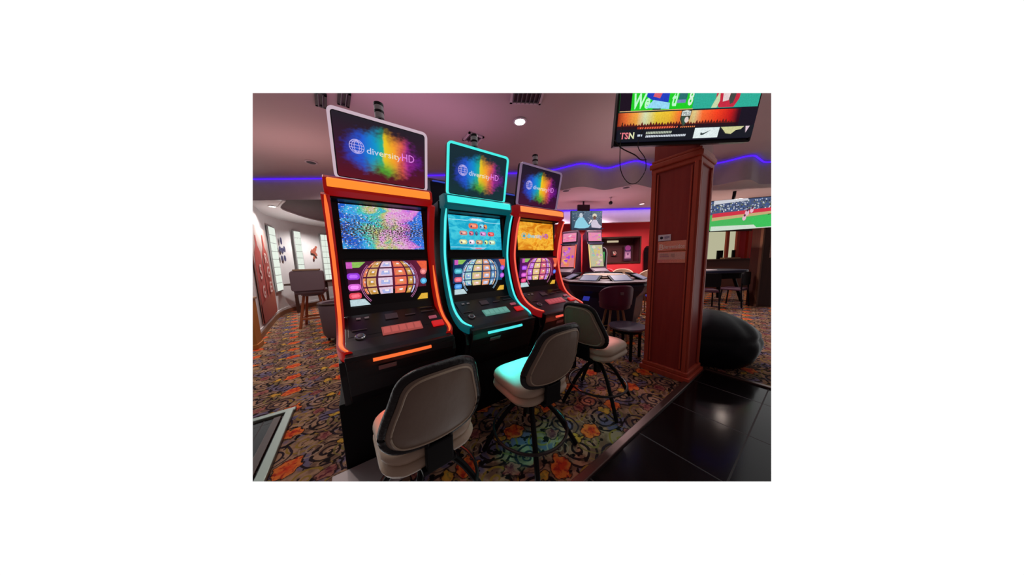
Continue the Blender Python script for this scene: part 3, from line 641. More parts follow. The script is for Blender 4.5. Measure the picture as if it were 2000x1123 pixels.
slot_machine(1.02, 'black slot machine with glowing cyan light rails and turquoise screen, middle of three', False, (2.7, (.03, .85, .8)), ((58, 232, 226), 1.1), ((80, 240, 240), 1.05), ((0, 100, 110), .5), (70, 236, 228), 1.05,
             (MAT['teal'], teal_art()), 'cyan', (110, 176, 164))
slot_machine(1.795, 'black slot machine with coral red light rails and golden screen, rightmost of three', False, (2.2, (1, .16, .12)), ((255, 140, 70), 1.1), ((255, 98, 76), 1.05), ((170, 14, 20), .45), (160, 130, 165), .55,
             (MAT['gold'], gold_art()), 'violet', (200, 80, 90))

# the row standing back to back behind them, only their dark upper housings show
def back_cabinet(x, label):
    t = thing('gaming_cabinet', label, 'gaming cabinet', (x, 3.0, 0), 0, 'dark cabinets standing behind the front row')
    MB().prism([(-.30, 0), (.35, 0), (.35, 1.9), (.12, 2.30), (-.22, 2.34), (-.30, 2.28)], -.18, .18).build('cabinet_body', MAT['navy'], t, bevel=.015)
    MB().box((0, -.302, 2.285), (.30, .02, .012)).build('edge_light', glow('blue_edge_light', (60, 80, 200), .7), t)
    MB().box((.05, -.305, 1.955), (.10, .02, .026), bev=.004).build('indicator_light', glow('pale_indicator_light', (150, 215, 235), .9), t)
    MB().box((0, -.305, 1.2), (.26, .012, 1.3), bev=.004).build('access_door', MAT['blackm'], t)
    return t
back_cabinet(.98, 'dark navy cabinet with a pale indicator light, seen between the left and middle slot machines')
back_cabinet(1.86, 'dark navy cabinet with a pale indicator light, seen between the middle and right slot machines')
tag(MB().box((.02, 1.575, .011), (.50, .27, .022), bev=.005).build('foot_plate', MAT['pale']), 'pale metal foot plate on the floor before the leftmost slot machine', 'foot plate')

# ---------------------------------------------------------------- upholstered stools
def stool(loc, rz, label, zs=0.0):
    t = thing('gaming_chair', label, 'chair', loc, rz, 'chairs before the slot machines')
    # facing local +y; back at -y
    def pad(z0, z1, w, d, r, name, m, e=.02):
        mb_ = MB(); L = [(z0, .90), (z0 + .012, .97), ((z0 + z1) / 2, 1.0), (z1 - .014, .975), (z1 - .002, .90), (z1 + .006, .6), (z1 + .010, .2)]
        rings = []
        for z, k in L: rings.append([mb_.b.verts.new((x * k, y * k, z)) for x, y in rrect(w, d, r, 6)])
        for A, B in zip(rings, rings[1:]):
            for i in range(len(A)): mb_.b.faces.new((A[i], A[(i + 1) % len(A)], B[(i + 1) % len(A)], B[i]))
        mb_.b.faces.new(rings[0][::-1]); mb_.b.faces.new(rings[-1]); return mb_.build(name, m, t, smooth=True)
    z = .49 + zs
    pad(z - .012, z + .045, .43, .42, .11, 'seat_base', MAT['seat']); pad(z + .04, z + .105, .425, .415, .115, 'seat_cushion', MAT['seat'])
    # backrest: outline narrow at the top, wide at the bottom, bent around the sitter
    out = [(-.125, .435), (-.06, .45), (.06, .45), (.125, .435), (.165, .395), (.19, .31), (.222, .20), (.235, .12), (.215, .05), (.155, .012), (0, 0), (-.155, .012), (-.215, .05), (-.235, .12), (-.222, .20), (-.19, .31), (-.165, .395)]
    o3 = [Vector((p[0], 0, p[1])) for p in out]; N_ = len(o3); loop = []
    for i in range(N_):
        a, b, c, d = o3[i - 1], o3[i], o3[(i + 1) % N_], o3[(i + 2) % N_]
        for k in range(4):
            u = k / 4; loop.append(.5 * ((2 * b) + (-a + c) * u + (2 * a - 5 * b + 4 * c - d) * u * u + (-a + 3 * b - 3 * c + d) * u ** 3))
    def bend(x, zz, off=0.0):  # back surface position
        x *= .888; y = -.212 + .9 * x * x - .25 * zz; return Vector((x, y - off, z + .113 + zz * .835))
    def shell(k, offs, name, m, par):
        mb_ = MB(); cz = .21; rings = []
        for kk, of in offs: rings.append([mb_.b.verts.new(bend(p.x * kk, cz + (p.z - cz) * kk, of)) for p in loop])
        for A, B in zip(rings, rings[1:]):
            for i in range(len(A)): mb_.b.faces.new((A[i], A[(i + 1) % len(A)], B[(i + 1) % len(A)], B[i]))
        for R_, rev in ((rings[0], True), (rings[-1], False)):
            c_ = mb_.b.verts.new(sum((v.co for v in R_), Vector()) / len(R_) )
            for i in range(len(R_)): mb_.b.faces.new((R_[i], R_[(i + 1) % len(R_)], c_))
        return mb_.build(name, m, par, smooth=True)
    core = shell(1, [(.5, -.03), (.90, -.028), (.95, -.015), (.95, .012), (.88, .026), (.6, .034), (.3, .037)], 'backrest', MAT['vinyl'], t)
    MB().tube([bend(p.x * .97, .21 + (p.z - .21) * .97, 0) for p in loop], .0185, True, 12).build('backrest_rim', MAT['rim'], core, smooth=True)
    MB().tube([bend(p.x * .855, .21 + (p.z - .21) * .865, .027) for p in loop], .0042, True, 8).build('piping', MAT['piping'], core, smooth=True)
    # bracket, post, legs, ring
    br = MB(); br.box((0, -.165, z - .005), (.15, .14, .02), bev=.004).box((0, -.232, z + .05), (.12, .014, .13), rx=math.radians(4), bev=.006)
    for s in (-.05, .05): br.tube(smooth_path([(s, -.10, z - .01), (s, -.21, z + .0), (s, -.225, z + .06), (s, -.235, z + .17)], 4), .011)
    br.build('back_bracket', MAT['blackm'], t)
    MB().cyl((0, 0, z - .09), (0, 0, z - .01), .05, .09).cyl((0, 0, z - .20), (0, 0, z - .09), .035).build('swivel', MAT['rim'], t, smooth=True)
    for k in range(4):
        a = PI / 4 + k * PI / 2 + .25; ca, sa = math.cos(a), math.sin(a)
        MB().tube(smooth_path([(.03 * ca, .03 * sa, z - .10), (.10 * ca, .10 * sa, z - .13), (.18 * ca, .18 * sa, .275), (.252 * ca, .252 * sa, .16), (.335 * ca, .335 * sa, .012)], 5), .0165, n=8).build('leg', MAT['blackm'], t, smooth=True)
    MB().tube([(.258 * math.cos(2 * PI * k / 40), .258 * math.sin(2 * PI * k / 40), .19) for k in range(40)], .0095, True, 8).build('foot_ring', MAT['steel'], t, smooth=True)
    return t
stool((.222, 1.139, 0), math.radians(3), 'taupe backed swivel chair with black rim and cream seat, before the leftmost slot machine', -.012)
stool((.927, 1.138, 0), math.radians(-1), 'taupe backed swivel chair whose cream seat is lit turquoise, before the middle slot machine')
stool((1.80, 1.185, 0), math.radians(-88), 'taupe backed swivel chair turned to the right, before the rightmost slot machine')

# ---------------------------------------------------------------- pillar, television, notices
t = thing('pillar', 'square reddish mahogany panelled pillar at the edge of the black tiles', 'pillar', (2.995, .995, 0)); t['kind'] = 'structure'
MB().box((0, 0, 1.575), (.385, .40, 3.15)).build('shaft', MAT['wpillar'], t)
sk = MB(); sk.box((0, 0, .03), (.46, .50, .06), bev=.006).box((0, 0, .085), (.43, .46, .05), bev=.012); sk.build('base_moulding', MAT['wmould'], t)
MB().box((0, 0, 2.325), (.45, .47, .055), bev=.012).box((0, 0, 2.275), (.42, .44, .05), bev=.012).box((0, 0, 2.37), (.42, .44, .03), bev=.01).build('capital', MAT['wmould'], t)
for (sx, sy) in ((-1, 0), (0, -1), (1, 0), (0, 1)):
    m_ = MB()
    for s in (-1, 1):
        if sx: m_.box((sx * .200, s * .185, 1.18), (.022, .034, 2.16), bev=.004); m_.box((sx * .203, s * .150, 1.18), (.012, .014, 2.10), bev=.003)
        else: m_.box((s * .178, sy * .208, 1.18), (.034, .022, 2.16), bev=.004); m_.box((s * .145, sy * .211, 1.18), (.014, .012, 2.10), bev=.003)
    m_.build('face_moulding', MAT['wmould'], t)
# notices on the pillar's left face (plane x = 2.795)
def notice(name, y, z, w, h, label, art, loc=None, rz=-PI / 2, cat='notice'):
    x, yy = loc if loc else (2.796, y)
    b = MB().box((0, .001, 0), (w, .002, h)).build(name, mat('paper', (190, 176, 176), .7), loc=(x, yy, z), rot=(0, 0, rz))
    tag(b, label, cat); art.build('printed_face', PRINT_ART, b, (0, -.0005, 0)); return b
a = Art(); a.rect(-.06, -.033, .06, .033, (226, 208, 222)); a.ell(-.028, .0, .016, .015, (34, 24, 44)); a.rect(.0, -.002, .048, .012, (140, 130, 165)); a.rect(.0, -.014, .03, -.008, (150, 140, 170))
notice('small_notice', 1.055, 1.553, .122, .068, 'small pale notice with a dark round mark, taped above the orange notice on the pillar', a)
a = Art(); W, H = .265, .232
a.poly([(-W / 2, -H / 2), (W / 2, -H / 2), (W / 2, H / 2), (-W / 2, H / 2)], [(236, 128, 128), (240, 150, 124), (250, 156, 130), (244, 146, 120)])
a.rect(-W / 2 + .008, -.08, W / 2 - .008, -.005, (232, 172, 160)); a.rect(-W / 2, .004, W / 2, .016, (178, 84, 52))
a.text('B', -.118, .028, .058, (255, 222, 210), width=.045, align='LEFT', bold=.02); a.text('ienvenidos', -.068, .038, .042, (255, 218, 206), width=.185, align='LEFT', bold=.02)
a.rect(0, .018, W / 2 - .01, .026, (200, 118, 60)); a.rect(-.11, -.03, -.03, -.018, (206, 150, 148)); a.rect(-.11, -.05, -.02, -.040, (204, 140, 150)); a.rect(.0, -.05, .03, -.02, (196, 150, 140))
notice('orange_notice', .982, 1.397, W, H, 'orange welcome notice taped to the left face of the mahogany pillar', a)
# television hanging in front of the pillar
tv = thing('television', 'large wide television tilted down in front of the mahogany pillar top', 'television', (2.495, .815, 2.70), RZW)
tv.rotation_euler = (math.radians(11), 0, RZW + math.radians(-1.0))
W, H = 1.215, .69
MB().box((0, .03, 0), (W, .05, H), bev=.006).build('housing', MAT['black'], tv)
bz = MB(); bz.sweep([(x, 0, z) for x, z in rrect(W - .012, H - .012, .006, 2)], [(-.008, -.008), (.008, -.008), (.008, .008), (-.008, .008)], closed=True, upv=(0, 1, 0)); bz.build('bezel', MAT['black'], tv)
a = Art(.0008); x0, x1, y0, y1 = -W / 2 + .016, W / 2 - .016, -H / 2 + .03, H / 2 - .016
a.rect(x0, y0, x1, y1, (22, 20, 34))
def X(u): return x0 + (x1 - x0) * u
def Y(v): return y0 + v   # metres above the lower edge of the picture
fire = [(0, (150, 40, 20)), (.06, (235, 110, 50)), (.14, (245, 170, 70)), (.2, (215, 225, 180)), (.28, (236, 205, 60)), (.38, (240, 190, 50)), (.45, (250, 120, 50)), (.5, (230, 150, 70)), (.56, (225, 205, 140)), (.62, (255, 110, 50)), (.72, (250, 66, 32)), (.82, (205, 24, 26)), (.88, (60, 14, 30)), (1.0, (22, 18, 34))]
a.l += 1
for (u0, c0), (u1, c1) in zip(fire, fire[1:]):
    a.poly([(X(u0), Y(.125)), (X(u1), Y(.125)), (X(u1), Y(.225)), (X(u0), Y(.225))], [tuple(int(v * .9) for v in c0), tuple(int(v * .9) for v in c1), c1, c0], False)
a.l += 1
for k in range(40):
    u = .02 + .85 * k / 40; h = .012 + .02 * random.random(); a.poly([(X(u), Y(.118)), (X(u + .03), Y(.118)), (X(u + .015), Y(.125) + h)], (92, 26, 22), False)
a.rect(x0, Y(.095), x1, Y(.122), (38, 16, 26)); a.rect(X(.15), Y(.098), X(.42), Y(.116), (150, 50, 30))
a.l += 1
for k in range(16): a.rect(X(.17 + k * .018), Y(.098), X(.178 + k * .018), Y(.112), (240, 110, 80), .004, False)
for k in range(8): a.rect(X(.47 + k * .014), Y(.096), X(.477 + k * .014), Y(.108), (245, 140, 80), .004, False)
# shield
a.poly([(X(.462), Y(.226)), (X(.458), Y(.16)), (X(.478), Y(.118)), (X(.488), Y(.106)), (X(.50), Y(.118)), (X(.528), Y(.16)), (X(.536), Y(.222)), (X(.50), Y(.232))], (60, 56, 44))
a.poly([(X(.467), Y(.220)), (X(.464), Y(.186)), (X(.528), Y(.186)), (X(.530), Y(.218)), (X(.50), Y(.227))], (214, 222, 218)); a.text('MLS', X(.4985), Y(.190), .026, (70, 80, 90), width=.055)
a.poly([(X(.466), Y(.180)), (X(.470), Y(.155)), (X(.485), Y(.118)), (X(.49), Y(.118)), (X(.525), Y(.176))], (52, 84, 70)); a.ell(X(.505), Y(.155), .018, .022, (222, 206, 200))
# upper pictures: green panel left, teal panel right
ty = Y(.232)
a.rect(x0, ty, X(.53), y1, (28, 205, 36)); a.rect(x0, ty, X(.085), y1, (26, 14, 30)); a.rect(X(.53), ty, x1, y1, (44, 172, 150))
a.text('We', X(.10), ty + .02, .105, (190, 250, 205), width=.14, align='LEFT', shear=.25, bold=.03); a.text('tl', X(.375), ty + .03, .10, (190, 250, 205), width=.05, align='LEFT', shear=.2, bold=.03); a.text('8', X(.49), ty + .03, .10, (215, 240, 220), width=.045, align='LEFT', shear=.2, bold=.03)
a.poly([(X(.20), y1), (X(.19), ty + .10), (X(.24), ty + .07), (X(.35), ty + .055), (X(.36), y1)], (30, 60, 190)); a.poly([(X(.235), ty + .10), (X(.285), ty + .085), (X(.315), ty + .17), (X(.26), ty + .18)], (214, 90, 110))
a.poly([(X(.19), ty + .02), (X(.36), ty + .005), (X(.36), ty + .05), (X(.24), ty + .075)], (150, 215, 245)); a.rect(X(.24), ty + .0, X(.30), ty + .012, (40, 80, 70))
a.poly([(X(.415), ty + .07), (X(.475), ty + .06), (X(.48), ty + .12), (X(.425), ty + .13)], (40, 110, 110)); a.rect(X(.41), ty + .045, X(.47), ty + .068, (120, 130, 190))
a.poly([(X(.67), y1), (X(.685), ty + .05), (X(.715), ty + .0), (X(.82), ty + .0), (X(.85), ty + .06), (X(.87), y1)], (196, 40, 64)); a.poly([(X(.70), ty + .0), (X(.715), ty + .05), (X(.705), ty + .12), (X(.67), ty + .03), (X(.66), ty)], (200, 215, 170))
a.poly([(X(.735), ty + .04), (X(.775), ty + .05), (X(.785), ty + .15), (X(.75), ty + .16), (X(.73), ty + .10)], (226, 206, 206)); a.poly([(X(.79), ty + .02), (X(.81), ty + .03), (X(.83), ty + .14), (X(.79), ty + .14), (X(.775), ty + .06)], (66, 70, 66))
a.rect(x0, ty - .006, X(.53), ty, (205, 170, 120)); a.rect(X(.88), Y(.03), x1, ty - .004, (22, 16, 32))
# ticker
a.rect(x0, Y(.0), x1, Y(.092), (20, 24, 34)); a.text('TSN', X(.02), Y(.022), .048, None, width=.125, align='LEFT', bold=.03, colf=lambda x: (226, 120, 130) if x < X(.09) else (222, 228, 180)); a.rect(X(.15), Y(.036), X(.185), Y(.052), (200, 214, 230))
a.l += 1
for k in range(16): a.rect(X(.21 + k * .012), Y(.052), X(.2185 + k * .012), Y(.070), (190, 200, 180), .003, False)
for k in range(24): a.rect(X(.21 + k * .0125), Y(.026), X(.219 + k * .0125), Y(.042), (214, 222, 232), .003, False)
a.rect(X(.565), Y(.006), X(.745), Y(.084), (224, 236, 236), .006)
a.poly([(X(.618), Y(.052)), (X(.614), Y(.034)), (X(.624), Y(.026)), (X(.640), Y(.032)), (X(.69), Y(.066)), (X(.640), Y(.044)), (X(.628), Y(.042))], (52, 66, 66))
a.poly([(X(.755), Y(.084)), (X(.78), Y(.058)), (X(.80), Y(.034)), (X(.84), Y(.028)), (X(.87), Y(.056)), (X(.905), Y(.062)), (X(.925), Y(.084))], (206, 206, 150)); a.poly([(X(.935), Y(.084)), (X(.945), Y(.034)), (X(.965), Y(.084))], (226, 200, 214))
a.build('display_picture', SCREEN_ART, tv, (0, -.006, 0))
MB().box((.12, .12, -.1), (.30, .14, .30), bev=.01).box((.12, .2, .1), (.08, .10, .5)).build('wall_bracket', MAT['steel'], tv)
cb = MB().tube(smooth_path([(2.00, 1.12, 2.50), (1.99, 1.13, 2.30), (2.01, 1.13, 2.12), (2.08, 1.10, 2.02), (2.16, 1.06, 2.02), (2.22, 1.02, 2.12), (2.21, 1.02, 2.22), (2.15, 1.05, 2.30), (2.14, 1.05, 2.36), (2.19, 1.03, 2.48)], 6), .0035).build('hanging_cable', MAT['cable'])
tag(cb, 'thin black cable looping down from the left end of the big television', 'cable')
tag(MB().tube(smooth_path([(2.02, 1.20, 2.40), (2.10, 1.18, 2.345), (2.26, 1.14, 2.31), (2.42, 1.16, 2.31), (2.6, 1.19, 2.36)], 5), .005).build("power_cable", MAT["cable"]), "short black cable sagging just beneath the big television towards the pillar", "cable")

# ---------------------------------------------------------------- bean bag, low table
bb = MB(); g = bmesh.ops.create_icosphere(bb.b, subdivisions=5, radius=1)
for v in bb.b.verts:
    p = v.co.copy(); a = math.atan2(p.y, p.x); h = p.z
    r = 1 + .03 * math.sin(a * 5 + h * 3) + .02 * math.sin(a * 9 - h * 5) - .02 * abs(math.sin(a * 3))
    z = h; k = 1.0
    if h > 0: z = h * .95; k = 1 - .10 * h * h
    else: z = max(h * 1.0, -.72); k = 1 + .02 * h
    crease = .035 * math.exp(-((h - .22 - .05 * math.sin(a * 2)) / .07) ** 2)
    v.co = Vector((p.x * r * k * (1 - crease), p.y * r * k * (1 - crease), z))
bmesh.ops.scale(bb.b, vec=(.50, .50, .385), verts=bb.b.verts); bmesh.ops.translate(bb.b, vec=(0, 0, .278), verts=bb.b.verts)
tag(bb.build('bean_bag', MAT['leather'], loc=(3.74, .84, 0), smooth=True), 'big blue black leatherette bean bag slumped on the carpet behind the mahogany pillar', 'bean bag')
t = thing('low_table', 'low round dark side table behind the rightmost near chair, beside the pillar', 'table', (2.96, 1.51, 0))
MB().lathe([(.20, .405), (.225, .41), (.235, .425), (.225, .44), (.02, .442)], n=40).build('table_top', MAT['decor'], t, smooth=True)
MB().lathe([(.17, .36), (.18, .405), (.02, .406)], n=32).build('apron', MAT['blackm'], t)
for k in range(4):
    a = PI / 4 + k * PI / 2; MB().box((.165 * math.cos(a), .165 * math.sin(a), .2), (.032, .032, .40), rz=a, bev=.004).build('leg', MAT['blackm'], t)

# ---------------------------------------------------------------- left side: banner, decals, counter, stools
def flat_on_wall(a, b, z0, z1, lift=.03):
    c, rz, wd = on_wall(*a, *b); c = c + Vector((math.sin(rz), -math.cos(rz))) * lift
    return (c.x, c.y, (z0 + z1) / 2), (0, 0, rz), wd, z1 - z0
loc, rot, W, H = flat_on_wall((-1.585, 6.45), (-1.735, 8.15), .22, 2.25, .02)
b = MB().box((0, 0, 0), (W, .006, H)).build('wall_banner', mat('banner_vinyl', (178, 96, 84), .7), loc=loc, rot=rot)
tag(b, 'tall faded red banner with white jersey lettering on the curved white wall', 'banner')
a = Art(.004); a.poly([(-W / 2, -H / 2), (W / 2, -H / 2), (W / 2, H / 2), (-W / 2, H / 2)], [(150, 52, 44), (166, 76, 56), (196, 176, 168), (190, 176, 172)])
for cx, top, cc in ((-.45, .78, (172, 62, 54)), (.30, .86, (176, 66, 54))):
    a.poly([(cx - .34, -H / 2), (cx + .36, -H / 2), (cx + .38, .1), (cx + .30, .45), (cx + .1, .58), (cx + .06, top), (cx - .04, top), (cx - .08, .58), (cx - .28, .42), (cx - .36, .1)], cc)
a.poly([(-W / 2, -H / 2), (W / 2, -H / 2), (W / 2, -.45), (-W / 2, -.62)], [(140, 44, 40), (150, 60, 44), (176, 90, 60), (150, 60, 50)])
a.text('5', -.47, -.12, .30, (222, 196, 190), width=.20, bold=.02); a.text('G', -.47, -.52, .26, (222, 196, 190), width=.22, bold=.02)
a.text('R', .26, .22, .22, (222, 196, 190), width=.3, bold=.02); a.text('G', .28, -.12, .26, (222, 196, 190), width=.30, bold=.02); a.text('E', .30, -.46, .24, (222, 196, 190), width=.26, bold=.02)
a.build('printed_face', PRINT_ART, b, (0, -.004, 0))
def decal(name, a_, b_, z0, z1, shapes, label):
    loc, rot, W, H = flat_on_wall(a_, b_, z0, z1, .032); mb_ = MB()
    for cx, cz, rx_, rz_, th in shapes: mb_.prism([(cx * W + (rx_ * math.cos(q) * math.cos(th) - rz_ * math.sin(q) * math.sin(th)) * W, cz * H + (rx_ * math.cos(q) * math.sin(th) + rz_ * math.sin(q) * math.cos(th)) * H) for q in [2 * PI * k / 9 for k in range(9)]], -.004, .004, 'y')
    return loc, rot, mb_
loc, rot, mb_ = decal('d', (-1.71, 9.05), (-1.615, 9.38), 1.45, 2.2, [(0, .36, .12, .14, .1), (-.3, .05, .13, .10, .6), (0, .0, .16, .11, 0), (.3, .05, .13, .12, -.5), (-.2, -.3, .12, .10, .3), (.2, -.3, .14, .12, 0)], '')
tag(mb_.build('wall_ornament', mat('indigo_ornament', (62, 58, 96), .6), loc=loc, rot=rot), 'cluster of dark blue ornaments on the curved white wall between two glass block windows', 'wall ornament')
loc, rot, mb_ = decal('d', (-1.16, 10.18), (-.96, 10.36), 1.55, 2.1, [(0, .1, .3, .14, .5), (-.28, .05, .14, .10, 1), (.1, -.1, .25, .1, -.5), (-.1, -.35, .13, .10, .3), (.25, .3, .14, .08, 0)], '')
tag(mb_.build('wall_ornament', mat('rust_ornament', (160, 84, 66), .6), loc=loc, rot=rot), 'rust coloured wall ornament right of the middle glass block window', 'wall ornament')
MBc = MB().box((-1.455, 5.78, .42), (.10, .34, .84), bev=.006)
t = thing('oak_cabinet', 'yellow oak end panel of a cabinet at the left edge below the banner', 'cabinet', (-1.465, 5.52, 0))
MB().box((0, 0, .42), (.09, .26, .80), bev=.006).build('body', MAT['woak'], t); MB().box((0, 0, .04), (.12, .30, .08), bev=.006).build('plinth', MAT['woak'], t); MB().box((0, 0, .84), (.12, .30, .035), bev=.006).build('top', MAT['wpale'], t); MBc.b.free()
# narrow counter following the wall
CT = smooth_path([(-1.66, 8.95, 0), (-1.47, 9.45, 0), (-1.0, 10.1, 0), (-.35, 10.6, 0), (.4, 10.85, 0)], 6)
t = thing('wall_counter', 'narrow dark counter running along the curved white wall below the windows', 'counter', (0, 0, 0))
MB().sweep([(p.x + .18, p.y - .16, .84) for p in CT], [(-.17, -.025), (.17, -.025), (.17, .025), (-.17, .025)]).build('counter_top', MAT['wdark'], t)
for q in (2, 12, 20): MB().box((CT[q].x + .20, CT[q].y - .18, .41), (.07, .07, .82)).build('support', MAT['wdark'], t)
# tall wooden stool with boxy mauve seat
def bar_stool(loc, rz, label, zb=0):
    t = thing('bar_stool', label, 'stool', loc, rz)
    MB().box((0, -.02, .79), (.50, .46, .10), bev=.04).build('seat', MAT['mauve'], t, smooth=True)
    MB().prism(rrect(.56, .44, .06), -.28, -.20, 'y').build('backrest', MAT['mauve'], t, loc=(0, 0, 1.04), bevel=.015)
    MB().prism(rrect(.44, .03, .01), -.285, -.17, 'y').build('back_cap', MAT['tan'], t, loc=(0, 0, 1.275))
    MB().lathe([(.15, .69), (.20, .71), (.20, .74), (.03, .745)], n=24).build('swivel', MAT['grey'], t)
    for sx in (-1, 1):
        for sy in (-1, 1): MB().tube([(sx * .13, sy * .12, .71), (sx * .235, sy * .21, 0.0)], .026, n=8).build('leg', MAT['wleg'], t)
        MB().cyl((sx * .205, -.19, .22), (sx * .205, .19, .22), .015).build('side_rung', MAT['wleg'], t)
    MB().box((0, -.19, .20), (.42, .03, .045), bev=.006).build('front_rung', MAT['wleg'], t); MB().box((0, .19, .20), (.42, .03, .045), bev=.006).build('rear_rung', MAT['wleg'], t)
    return t
bar_stool((-.80, 6.72, 0), math.radians(-6), 'tall wooden stool with boxy mauve backrest standing before the curved white wall')
t = thing('lounge_chair', 'mauve brown rounded armchair half hidden by the left slot machine', 'chair', (-.26, 5.05, 0), math.radians(20))
ch = MB(); ch.lathe([(.24, .10), (.27, .16), (.285, .40), (.30, .66), (.285, .72), (.25, .70), (.23, .45), (.05, .43)], n=32); ch.build('upholstered_shell', MAT['mauve'], t, smooth=True)
MB().tube([(.297 * math.cos(2 * PI * k / 32), .297 * math.sin(2 * PI * k / 32), .70 - .0) for k in range(32)], .016, True).build('rim', MAT['wdark'], t)
for k in range(4):
    a_ = PI / 4 + k * PI / 2; MB().cyl((.22 * math.cos(a_), .22 * math.sin(a_), .11), (.24 * math.cos(a_), .24 * math.sin(a_), 0), .02).build('leg', MAT['wdark'], t)

# ---------------------------------------------------------------- ceiling fittings
def vent(x, y, z, w, d, rz, label):
    t = thing('ceiling_vent', label, 'vent', (x, y, z), rz)
    MB().box((0, 0, -.006), (w, d, .012)).build('backing', MAT['vent'], t)
    f_ = MB()
    for s in (-1, 1): f_.box((s * w / 2, 0, -.015), (.025, d + .025, .02)).box((0, s * d / 2, -.015), (w + .025, .025, .02))
    f_.build('frame', MAT['soff'] if w > .2 else MAT['vent'], t)
    n_ = max(2, int(w / .045)); s_ = MB()
    for k in range(n_): s_.box((-w / 2 + w * (k + .5) / n_, 0, -.02), (.006, d, .022), ry=.6)
    s_.build('slats', MAT['grey'], t)
vent(-.12, 3.33, Z1, .075, .24, math.radians(4), 'small slatted ceiling vent above the left machine topper, the left of two')
vent(.085, 3.17, Z1, .085, .24, math.radians(4), 'small slatted ceiling vent above the left machine topper, the right of two')
vent(1.60, 3.15, Z1, .21, .21, math.radians(0), 'square ceiling vent above the turquoise machine topper')
vent(1.71, 2.04, Z1, .33, .26, math.radians(-30), 'square ceiling vent at the top edge above the bright downlight')
def lamp(x, y, z, r, label, m, grp=None):
    t = thing('downlight', label, 'ceiling light', (x, y, z), 0, grp)
    MB().lathe([(r * .98, -.001), (r * 1.25, -.002), (r * 1.28, -.01), (r * 1.0, -.014)], n=28).build('ring', MAT['clear'] if m != 'off' else MAT['soff'], t)
    MB().lathe([(r, -.012), (r * .8, -.018), (.002, -.02)], n=24).build('lens', MAT['vent'] if m == 'off' else MAT[m], t)
lamp(1.94, 2.47, Z1, .07, 'bright white downlight in the raised ceiling between the toppers and the television', 'lamphot')
lamp(-.43, 5.35, Z1, .07, 'unlit recessed downlight left of the left machine topper', 'off')
lamp(3.64, 2.93 + .25, Z0, .07, 'unlit recessed downlight in the lower ceiling right of the right machine topper', 'off')
lamp(4.52, 2.42, Z0, .07, 'unlit recessed downlight in the lower ceiling left of the pillar', 'off')
for x, y, d in ((6.25, 2.92, 'nearest the pillar under the zigzag edge'), (7.30, 3.52, 'just above the pale band beside the pillar'), (6.78, 4.03, 'above the middle of the pale band'), (6.28, 4.28, 'at the right end of the far hanging screen')):
    lamp(x, y, Z0, .06, 'small lit downlight ' + d, 'lampdim', 'lit downlights of the far lower ceiling')
lamp(-1.37, 7.42, Z0, .06, 'lit downlight in the pale curved soffit above the banner', 'lampon')
t = thing('ceiling_camera', 'small black dome camera hanging from the lower ceiling left of the pillar', 'camera', (4.95, 3.0, Z0))
MB().lathe([(.03, -.02), (.03, 0)], n=16).build('mount', MAT['soff'], t); MB().cyl((0, 0, -.10), (0, 0, -.0), .008).build('stem', MAT['soff'], t); MB().ball((0, 0, -.125), (.085, .085, .085), 10).build('dome', MAT['black'], t, smooth=True)

# ---------------------------------------------------------------- middle distance
def paint(w, h, cols, seed, n=26, bgc=(60, 60, 90)):
    random.seed(seed); a = Art(.0008); a.rect(-w / 2, -h / 2, w / 2, h / 2, bgc)
    for k in range(n):
        rw_, rh = w * random.uniform(.06, .16), h * random.uniform(.04, .10); x = random.uniform(-w / 2 + rw_, w / 2 - rw_); y = random.uniform(-h / 2 + rh, h / 2 - rh)
        a.ell(x, y, rw_, rh, random.choice(cols), 9)
    return a
# pair of slim cabinets set in a V
def slim_machine(loc, rz, label, strip, c1, c2, seed, both):
    t = thing('tower_slot_machine', label, 'slot machine', loc, rz, 'slim machines under the hanging screen')
    MB().prism([(-.30, 0), (.26, 0), (.26, 1.98), (.10, 2.10), (.06, 2.10), (.03, 1.78), (.0, 1.72), (-.10, 1.12), (-.34, 1.0), (-.36, .93), (-.30, .85)], -.23, .23).build('cabinet_body', mat('plum_cabinet', (48, 16, 40), .45), t, bevel=.008)
    d = MB().box((0, .01, 0), (.42, .02, .26)).build('upper_display', MAT['black'], t, loc=(0, .03, 1.93), rot=(math.radians(-6), 0, 0)); paint(.39, .23, c1, seed, 14, (226, 130, 170)).build('display_picture', SCREEN_ART, d, (0, -.002, 0))
    d = MB().box((0, .01, 0), (.42, .02, .60)).build('tall_display', MAT['black'], t, loc=(0, -.065, 1.42), rot=(math.radians(-9.5), 0, 0)); paint(.38, .58, c2, seed + 1, 40, c2[0]).build('display_picture', SCREEN_ART, d, (0, -.002, 0))
    for s in (-1, 1):
        if both or s == strip[2]: MB().box((s * .215, -.075, 1.42), (.022, .02, .62), rx=math.radians(-9.5), bev=.004).build('light_strip', glow('slim_strip', strip[0], strip[1]), t)
    MB().box((0, -.02, 1.76), (.46, .04, .03)).build('divider', MAT['navy'], t)
    MB().box((0, -.22, 1.055), (.40, .22, .02), rx=math.radians(22)).build('button_deck', MAT['grey'], t)
slim_machine((4.82, 4.10, 0), math.radians(-76), 'slim slot machine with purple picture and red side light, left under the hanging screen', ((255, 96, 70), 1.0, 1), [(240, 150, 160), (236, 190, 200), (230, 100, 150)], [(214, 120, 130), (160, 60, 210), (232, 130, 90), (200, 110, 200), (240, 170, 110)], 11, False)
slim_machine((5.36, 3.66, 0), math.radians(-22), 'slim slot machine with pale green picture and yellow side light, right under the hanging screen', ((255, 214, 130), 1.0, -1), [(220, 150, 130), (205, 120, 180), (170, 190, 130)], [(190, 186, 150), (150, 190, 170), (220, 200, 180), (196, 150, 190), (214, 190, 110)], 21, False)
